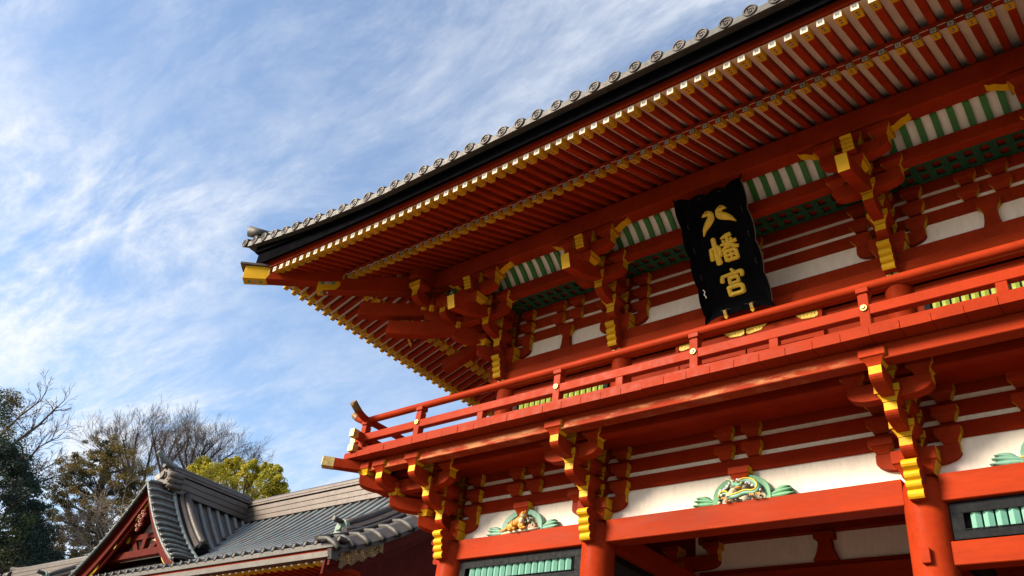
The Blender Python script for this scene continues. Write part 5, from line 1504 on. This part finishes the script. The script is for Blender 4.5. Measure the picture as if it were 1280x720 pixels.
# dormer ridge with its front ornament, upturned roll, and the descending ridges beside it
m = MB()
for hw, a, b2, mt in COURSES: ridge_course(m, 4.72, HR - 0.3, hw * 0.95, 11.46 + a, 11.46 + b2, mt, 'y', DX)
m.tube([(DX, 4.4, 12.17), (DX, HR - 0.2, 12.16)], 0.125, 12, "copper_tile")
m.tube([(DX, 4.9, 12.20), (DX, 4.62, 12.24), (DX, 4.32, 12.34), (DX, 4.0, 12.52)], [0.12, 0.125, 0.115, 0.085], 12, "verdigris")
dr = hpart("roof_ridge", m, (DX, 6.5, 11.46), 0.008, dormer)
t = demon_tile(1.25, "ridge_copper"); link("ridge_end_tile", t.mesh("ridge_end_tile", 0.008), (DX, 4.62, 11.42), dormer)
for s in (-1, 1):
    t = MB()
    for i, z in enumerate((11.78, 11.58, 11.38)):
        t.tube([(DX + s * 0.40, 4.50 + i * 0.02, z), (DX + s * (0.52 + 0.03 * i), 5.05, z - 0.01)], 0.13 - 0.012 * i, 12, "ridge_copper")
    hpart("ridge_end_roll", t, (DX + s * 0.45, 4.7, 11.5), 0, dormer)
for s in (-1, 1):
    pts = [(DX + s * d, 5.42, dz_(d) + 0.05) for d in [0.45 + 0.2 * i for i in range(12)]]
    k = descending_ridge("descending_ridge", pts, (0.0, 0.23), 0.40, "ridge_copper")
    r = hpart("descending_ridge", k, pts[0], 0, dormer) if False else part("descending_ridge", k, dormer, pts[0])
    e = MB(); q = pts[-1]
    for dy in (-0.26, 0.26): e.tube([(q[0] - s * 0.12, q[1] + dy, q[2] + 0.10), (q[0] + s * 0.16, q[1] + dy, q[2] + 0.0)], 0.13, 12, "black_frame")
    e.tube([(q[0] - s * 0.1, q[1], q[2] + 0.22), (q[0] + s * 0.12, q[1], q[2] + 0.16)], 0.19, 12, "black_frame"); e.tube([(q[0] - s * 0.35, q[1], q[2] + 0.48), (q[0] + s * 0.1, q[1], q[2] + 0.40)], [0.12, 0.10], 12, "copper_tile")
    part("ridge_end_tile", e, dormer, q)

# a second hall farther left: only its low ridge and roof show between the gable and the trees
h2 = empty("shrine_hall", (-37, 9, 0), "low second hall roof with plain brown ridge at far left, behind the gable", "hall")
m = MB(); m.box(-44.5, -30.2, 6.2, 11.8, 0, 8.6, "red_shaded"); part("wall", m, h2, (-37, 9, 0))
m = MB()
prof = [(4.6, 8.35), (6.0, 8.95), (7.5, 9.75), (9.0, 10.72), (10.5, 9.75), (12.0, 8.95), (13.4, 8.35)]
m.strip([[(-45.2, y, z), (-29.6, y, z)] for y, z in prof], "roof_slate", True); m.strip([[(-45.2, y, z - 0.15), (-29.6, y, z - 0.15)] for y, z in prof], "red_shaded", True)
for i in range(34): m.tube([(-45.0 + i * 0.46, y, z + 0.02) for y, z in prof[:4]], 0.06, 6, "roof_slate")
part("roof", m, h2, (-37, 9, 8.4))
m = MB()
for hw, a, b2, mt in COURSES[:6]: ridge_course(m, -41.6, -29.8, hw, 10.80 + a, 10.80 + b2, mt, 'x', 9.0)
m.tube([(-42.2, 9.0, 11.42), (-41.4, 9.0, 11.32), (-40, 9.0, 11.27), (-29.8, 9.0, 11.27)], 0.15, 12, "copper_tile"); r = part("roof_ridge", m, h2, (-36, 9, 10.8), 0.006)
t = MB(); t.tube([(-42.0, 8.75, 10.95), (-41.3, 8.75, 10.95)], 0.22, 12, "copper_tile"); t.tube([(-42.0, 9.25, 10.95), (-41.3, 9.25, 10.95)], 0.22, 12, "copper_tile"); t.tube([(-41.9, 9.0, 11.15), (-41.3, 9.0, 11.15)], 0.2, 12, "copper_tile"); part("ridge_end_tile", t, r, (-41.6, 9, 11))
# ------------------------------------------------------------------ trees behind the hall
K = 1.75                                 # distances and sizes below are multiplied by this
def at_bearing(px, py, dist):
    """Point seen at a pixel, at a horizontal distance from the camera."""
    d = pix_dir(px, py); h = math.hypot(d.x, d.y)
    return CAMP + d * (dist * K / h)
class Tree:
    def __init__(s, name, base, label, cat, bark, seed, group=None):
        s.r = random.Random(seed); s.base = Vector(base); s.bark = bark
        s.o = empty(name, base, label, cat, group); s.wood = MB(); s.leaf = MB(); s.tips = []
    def limb(s, pts, r0, r1, n=6):
        k = len(pts) - 1
        s.wood.tube(pts, [K * (r0 + (r1 - r0) * i / k) for i in range(k + 1)], n, s.bark, cap=False)
    def curve(s, p, d, ln, seg, wob, up):
        pts = [p]; d = d.normalized()
        for i in range(seg):
            d = (d + Vector((s.r.gauss(0, wob), s.r.gauss(0, wob), s.r.gauss(0, wob) + up))).normalized()
            pts.append(pts[-1] + d * ln * K / seg)
        return pts, d
    def grow(s, p, d, ln, r, depth, spread=0.6, up=0.08, wob=0.16, kids=(2, 3), shrink=0.72, n=6, rmin=0.010, clear=0.35):
        seg = 5 if depth > 2 else 4
        pts, de = s.curve(p, d, ln, seg, wob, up)
        r1 = max(rmin, r * 0.62)
        s.limb(pts, r, r1, n if depth > 3 else (5 if depth > 1 else 3))
        if depth == 0:
            s.tips.append(pts[-1]); return
        s.tips.append(pts[-1]) if depth < 2 else None
        k = s.r.randint(*kids)
        for i in range(k):
            t = 1.0 if i == 0 else s.r.uniform(clear, 1.0)
            j = min(seg, max(1, int(round(t * seg)))); q = pts[j]
            a = s.r.uniform(0, 2 * PI); ax = de.orthogonal().normalized(); bx_ = de.cross(ax)
            sp = spread * (s.r.uniform(0.25, 0.6) if i == 0 else s.r.uniform(0.7, 1.35))
            nd = (de + (ax * math.cos(a) + bx_ * math.sin(a)) * sp).normalized()
            s.grow(q, nd, ln * shrink * s.r.uniform(0.8, 1.15), r1 * (0.92 if i == 0 else 0.68), depth - 1, spread, up, wob, kids, shrink, n, rmin, clear)
    def clump(s, c, rad, count, size, mat, flat=0.8):
        R2 = s.r; rad *= K; size *= K
        for _ in range(count):
            while True:
                v = Vector((R2.uniform(-1, 1), R2.uniform(-1, 1), R2.uniform(-1, 1)))
                if 0.15 < v.length < 1: break
            p = c + Vector((v.x * rad, v.y * rad, v.z * rad * flat))
            nrm = (v + Vector((R2.gauss(0, .5), R2.gauss(0, .5), R2.gauss(0, .5) + 0.4))).normalized()
            a = nrm.orthogonal().normalized(); b = nrm.cross(a)
            t = R2.uniform(0, 2 * PI); a, b = a * math.cos(t) + b * math.sin(t), b * math.cos(t) - a * math.sin(t)
            z = size * R2.uniform(0.6, 1.35)
            s.leaf.add([p - a * z, p + b * z * 0.42 + nrm * z * 0.15, p + a * z, p - b * z * 0.42 + nrm * z * 0.15], [(0, 1, 2, 3)], mat)
    def done(s, crown="crown"):
        link("trunk", s.wood.mesh("trunk", fix=False), (0, 0, 0), s.o).location = -s.base
        if s.leaf.v:
            link(crown, s.leaf.mesh("crown", fix=False), (0, 0, 0), s.o).location = -s.base
        return s
def ground_at(px, dist):
    p = at_bearing(px, 720, dist); return Vector((p.x, p.y, 0))

leafmat("foliage_moss", (0.02, 0.04, 0.01), (0.06, 0.085, 0.015), (0.13, 0.14, 0.02))
# dark evergreen at the left edge
g = ground_at(-30, 36)
T = Tree("evergreen_tree", g, "dense dark blue-green evergreen tree at the left edge, in front of bare branches", "tree", "bark", 11)
top = at_bearing(-30, 520, 36)
T.limb([g, g + Vector((0.1, 0.1, 4)), Vector((top.x, top.y, top.z - 1.5))], 0.38, 0.08, 10)
rt = T.r
side = _r.copy()
WID = ((540, 8), (560, 22), (580, 34), (600, 44), (625, 42), (650, 50), (680, 58), (710, 60), (745, 60))
def ewid(y):
    for (a, b), (c, d) in zip(WID, WID[1:]):
        if a <= y <= c: return b + (d - b) * (y - a) / (c - a)
    return 0
for i in range(400):
    py = rt.uniform(548, 745); w = ewid(py) + rt.gauss(0, 7) + 7 * math.sin(py * 0.21)
    px = rt.uniform(-120, w - 6) if i % 2 else rt.uniform(w - 30, w - 4)
    c = at_bearing(px, py, 36 + rt.uniform(-2.0, 2.0))
    T.clump(c, rt.choice((0.24, 0.36, 0.5, 0.7)), 200, 0.05, "foliage_dark", 0.6)
    if i % 4 == 0: T.limb([Vector((g.x, g.y, c.z - 0.8)), (Vector((g.x, g.y, c.z - 0.3)) + c) / 2, c], 0.05, 0.015, 5)
for (px, py) in ((5, 502), (14, 493), (22, 503), (3, 526), (10, 541), (-10, 500), (17, 516), (2, 512), (9, 530), (-4, 545), (4, 555), (12, 505), (18, 497), (-2, 492), (6, 518)):
    T.clump(at_bearing(px, py, 36), 0.34, 230, 0.045, "foliage_moss" if px < 8 else "foliage_bronze")
for (px, py, q) in ((5, 655, .6), (22, 668, .5), (-5, 690, .7), (12, 700, .6), (35, 650, .4)):
    T.clump(at_bearing(px, py, 33.8), q * 0.8, 200, 0.042, "foliage_moss")
T.done()

# bare tree reaching in from the left edge
g = ground_at(-90, 40)
T = Tree("bare_tree", g, "bare leafless tree reaching right over the dark evergreen at the left edge", "tree", "bark_grey", 21, "bare winter trees")
a = at_bearing(-60, 620, 40)
T.limb([g, (g + a) / 2 + Vector((0.2, 0, 0)), a], 0.3, 0.16, 9)
for path, r in ((((-60, 620), (-20, 570), (15, 556), (48, 532), (72, 508)), 0.12), (((-40, 595), (0, 545), (25, 520), (52, 500)), 0.09), (((-50, 612), (0, 592), (30, 580), (50, 558), (70, 548)), 0.07),
                (((-55, 640), (0, 620), (40, 604), (72, 596)), 0.06), (((-30, 600), (10, 585), (44, 592), (74, 575)), 0.05)):
    P = [at_bearing(x, y, 40 + 0.1 * i) for i, (x, y) in enumerate(path)]
    T.limb(P, r, r * 0.25, 6)
    for i in range(1, len(P)):
        for k in range(5):
            t = rt.random(); q = P[i - 1].lerp(P[i], t); d = (P[i] - P[i - 1]).normalized()
            T.grow(q, (d + Vector((T.r.gauss(0, .5), T.r.gauss(0, .5), T.r.gauss(0.25, .5)))), T.r.uniform(0.35, 0.7), r * 0.26, 3, 0.55, 0.05, 0.2, (2, 3), 0.72, 4, 0.007)
T.done()

# bronze-leaved broad conifer
g = ground_at(118, 40)
T = Tree("conifer_tree", g, "bronze-green spreading evergreen with open layered boughs left of the red gable", "tree", "bark", 31)
P = [g, at_bearing(122, 720, 40), at_bearing(128, 660, 40), at_bearing(126, 610, 40), at_bearing(134, 565, 40)]
T.limb(P, 0.42, 0.07, 9)
boughs = [(134, 562, 12), (118, 570, 16), (150, 568, 15), (104, 578, 15), (132, 582, 20), (160, 585, 14), (95, 592, 12), (116, 596, 20), (148, 602, 18), (172, 604, 10), (84, 606, 14), (104, 614, 18), (135, 618, 20), (166, 622, 14),
          (70, 622, 13), (90, 630, 16), (120, 634, 18), (150, 640, 18), (62, 645, 16), (82, 652, 18), (108, 654, 18), (70, 668, 18), (95, 674, 20), (122, 672, 18), (60, 690, 18), (85, 698, 20), (112, 696, 20), (50, 712, 18), (78, 722, 22), (105, 722, 22), (140, 665, 14)]
for (px, py, w) in boughs:
    c = at_bearing(px, py, 40 + T.r.uniform(-1.4, 1.4))
    zt = min(max(c.z - 0.9, 3), P[-1].z); k = (zt - P[2].z) / (P[-1].z - P[2].z)
    q = P[2].lerp(P[-1], k) if k > 0 else P[1].lerp(P[2], max(0, 1 + k))
    T.limb([q, (q + c) / 2 + Vector((0, 0, -0.05)), c], 0.075, 0.02, 5)
    for _ in range(int(w * 1.25)):
        off = Vector((T.r.gauss(0, 1), T.r.gauss(0, 1), T.r.gauss(0, 0.45))) * (w * 0.028)
        T.clump(c + off * K, T.r.uniform(0.14, 0.30), 90, 0.046, "foliage_bronze" if T.r.random() < 0.85 else "foliage_dark", 0.6)
T.done()

# tall bare trees behind the gable
def bare(px, py0, dist, label, seed, tops, r0=0.16, twig=1.0):
    g = ground_at(px, dist)
    T = Tree("bare_tree", g, label, "tree", "bark_grey", seed, "bare winter trees")
    a = at_bearing(px, py0, dist)
    T.limb([g, Vector((g.x, g.y, a.z * 0.6)) + Vector((0.1, 0, 0)), a], r0 * 1.5, r0, 8)
    for path in tops:
        P = [a] + [at_bearing(x - 4, y + 20, dist + T.r.uniform(-1.2, 1.2)) for x, y in path]
        k = len(P) - 1
        T.limb(P, r0 * 0.62, 0.035, 6)
        for i in range(1, k + 1):
            for j in range(6 if i < k else 7):
                q = P[i - 1].lerp(P[i], T.r.uniform(0.35, 1)); d = (P[i] - P[i - 1]).normalized()
                T.grow(q, d + Vector((T.r.gauss(0, .42), T.r.gauss(0, .42), T.r.gauss(0.10, .35))), T.r.uniform(0.40, 0.78) * twig, r0 * 0.11, 4, 0.55, 0.07, 0.13, (2, 3), 0.76, 4, 0.0042)
    T.done()
bare(168, 625, 44, "tall forked bare tree behind the bronze evergreen, left of the gable peak", 41,
     [((164, 595), (160, 565), (150, 540), (140, 528)), ((165, 600), (170, 565), (172, 540), (176, 522)), ((172, 610), (184, 580), (190, 555), (196, 530)), ((160, 580), (140, 548), (128, 540)), ((172, 590), (164, 560), (158, 530))], 0.15)
bare(207, 600, 47, "bare tree with a fine fan of twigs directly behind the gable peak", 51,
     [((210, 570), (216, 548), (224, 528)), ((206, 575), (200, 550), (196, 530)), ((212, 565), (232, 540), (240, 526)), ((208, 572), (205, 545), (212, 524))], 0.14)
bare(238, 600, 48, "bare tree between the gable peak and the round yellow-green tree", 61,
     [((240, 570), (246, 545), (252, 530)), ((236, 570), (228, 550), (224, 532)), ((242, 565), (262, 545), (270, 536)), ((238, 568), (236, 545), (240, 528))], 0.12)
bare(256, 600, 49, "bare tree with low branches sweeping right above the yellow-green crown", 71,
     [((262, 575), (280, 556), (296, 546)), ((258, 575), (268, 552), (280, 540)), ((262, 580), (288, 568), (308, 560)), ((270, 580), (295, 575), (316, 566)), ((256, 570), (256, 548), (262, 534))], 0.11)

# pale twiggy shrub at the foot of the conifer
g = ground_at(140, 37)
T = Tree("twiggy_shrub", g, "pale leafless tangled shrub against the left slope of the red gable", "shrub", "bark_pale", 81)
a = at_bearing(138, 715, 37); T.limb([g, (g + a) / 2, a], 0.12, 0.07, 7)
for (px, py) in ((125, 680), (140, 655), (152, 640), (158, 668), (112, 690), (146, 676), (130, 660), (165, 650), (100, 672), (120, 650)):
    c = at_bearing(px, py, 37 + T.r.uniform(-0.8, 0.8)); T.limb([a, (a + c) / 2 + Vector((0.1, 0.1, 0.1)), c], 0.05, 0.02, 5)
    for _ in range(4): T.grow(c, (c - a).normalized() + Vector((T.r.gauss(0, .6), T.r.gauss(0, .6), T.r.gauss(0, .5))), 0.7, 0.018, 3, 0.7, 0.0, 0.25, (2, 3), 0.75, 4, 0.008)
T.done()

# round yellow-green tree
g = ground_at(296, 42)
T = Tree("round_tree", g, "round-headed yellow-green broadleaf tree behind the hall roof ridge", "tree", "bark", 91)
a = at_bearing(296, 655, 42); T.limb([g, (g + a) / 2, a], 0.36, 0.2, 9)
for (px, py, w) in ((252, 588, 0.62), (246, 604, 0.6), (268, 592, 0.5), (262, 612, 0.8), (280, 588, 0.5), (296, 588, 0.62), (310, 592, 0.5), (290, 604, 0.85), (314, 606, 0.6), (330, 592, 0.42), (342, 590, 0.42), (350, 602, 0.42), (334, 606, 0.7), (346, 614, 0.6), (300, 622, 0.9), (272, 626, 0.9), (322, 624, 0.8), (244, 622, 0.7), (350, 622, 0.5), (254, 576, 0.4), (292, 579, 0.38), (318, 583, 0.35), (336, 584, 0.28), (250, 640, 0.9), (290, 642, 0.9), (330, 640, 0.9)):
    c = at_bearing(px, py, 42 + T.r.uniform(-1.2, 1.2))
    T.limb([a, (a + c) / 2 + Vector((0, 0, -0.2)), c], 0.09, 0.03, 5)
    for _ in range(9):
        off = Vector((T.r.gauss(0, 1), T.r.gauss(0, 1), T.r.gauss(0, 0.8))).normalized() * w * T.r.uniform(0.45, 0.95)
        T.clump(c + off * K, w * T.r.uniform(0.32, 0.5), 190, 0.050, "foliage_gold")
    T.clump(c, w * 0.85, 260, 0.052, "foliage_gold")
T.done()
# small yellow-green tree peeping by the barge board
g = ground_at(155, 39)
T = Tree("young_tree", g, "small bright yellow-green tree peeping over the left barge board", "tree", "bark", 95)
a = at_bearing(155, 690, 39); T.limb([g, (g + a) / 2, a], 0.12, 0.05, 7)
for (px, py, w) in ((156, 640, 0.35), (160, 650, 0.4), (152, 656, 0.35), (166, 640, 0.3), (158, 668, 0.5), (162, 632, 0.22)):
    c = at_bearing(px, py, 39); T.limb([a, c], 0.03, 0.012, 5); T.clump(c, w, 220, 0.045, "foliage_gold")
T.done()
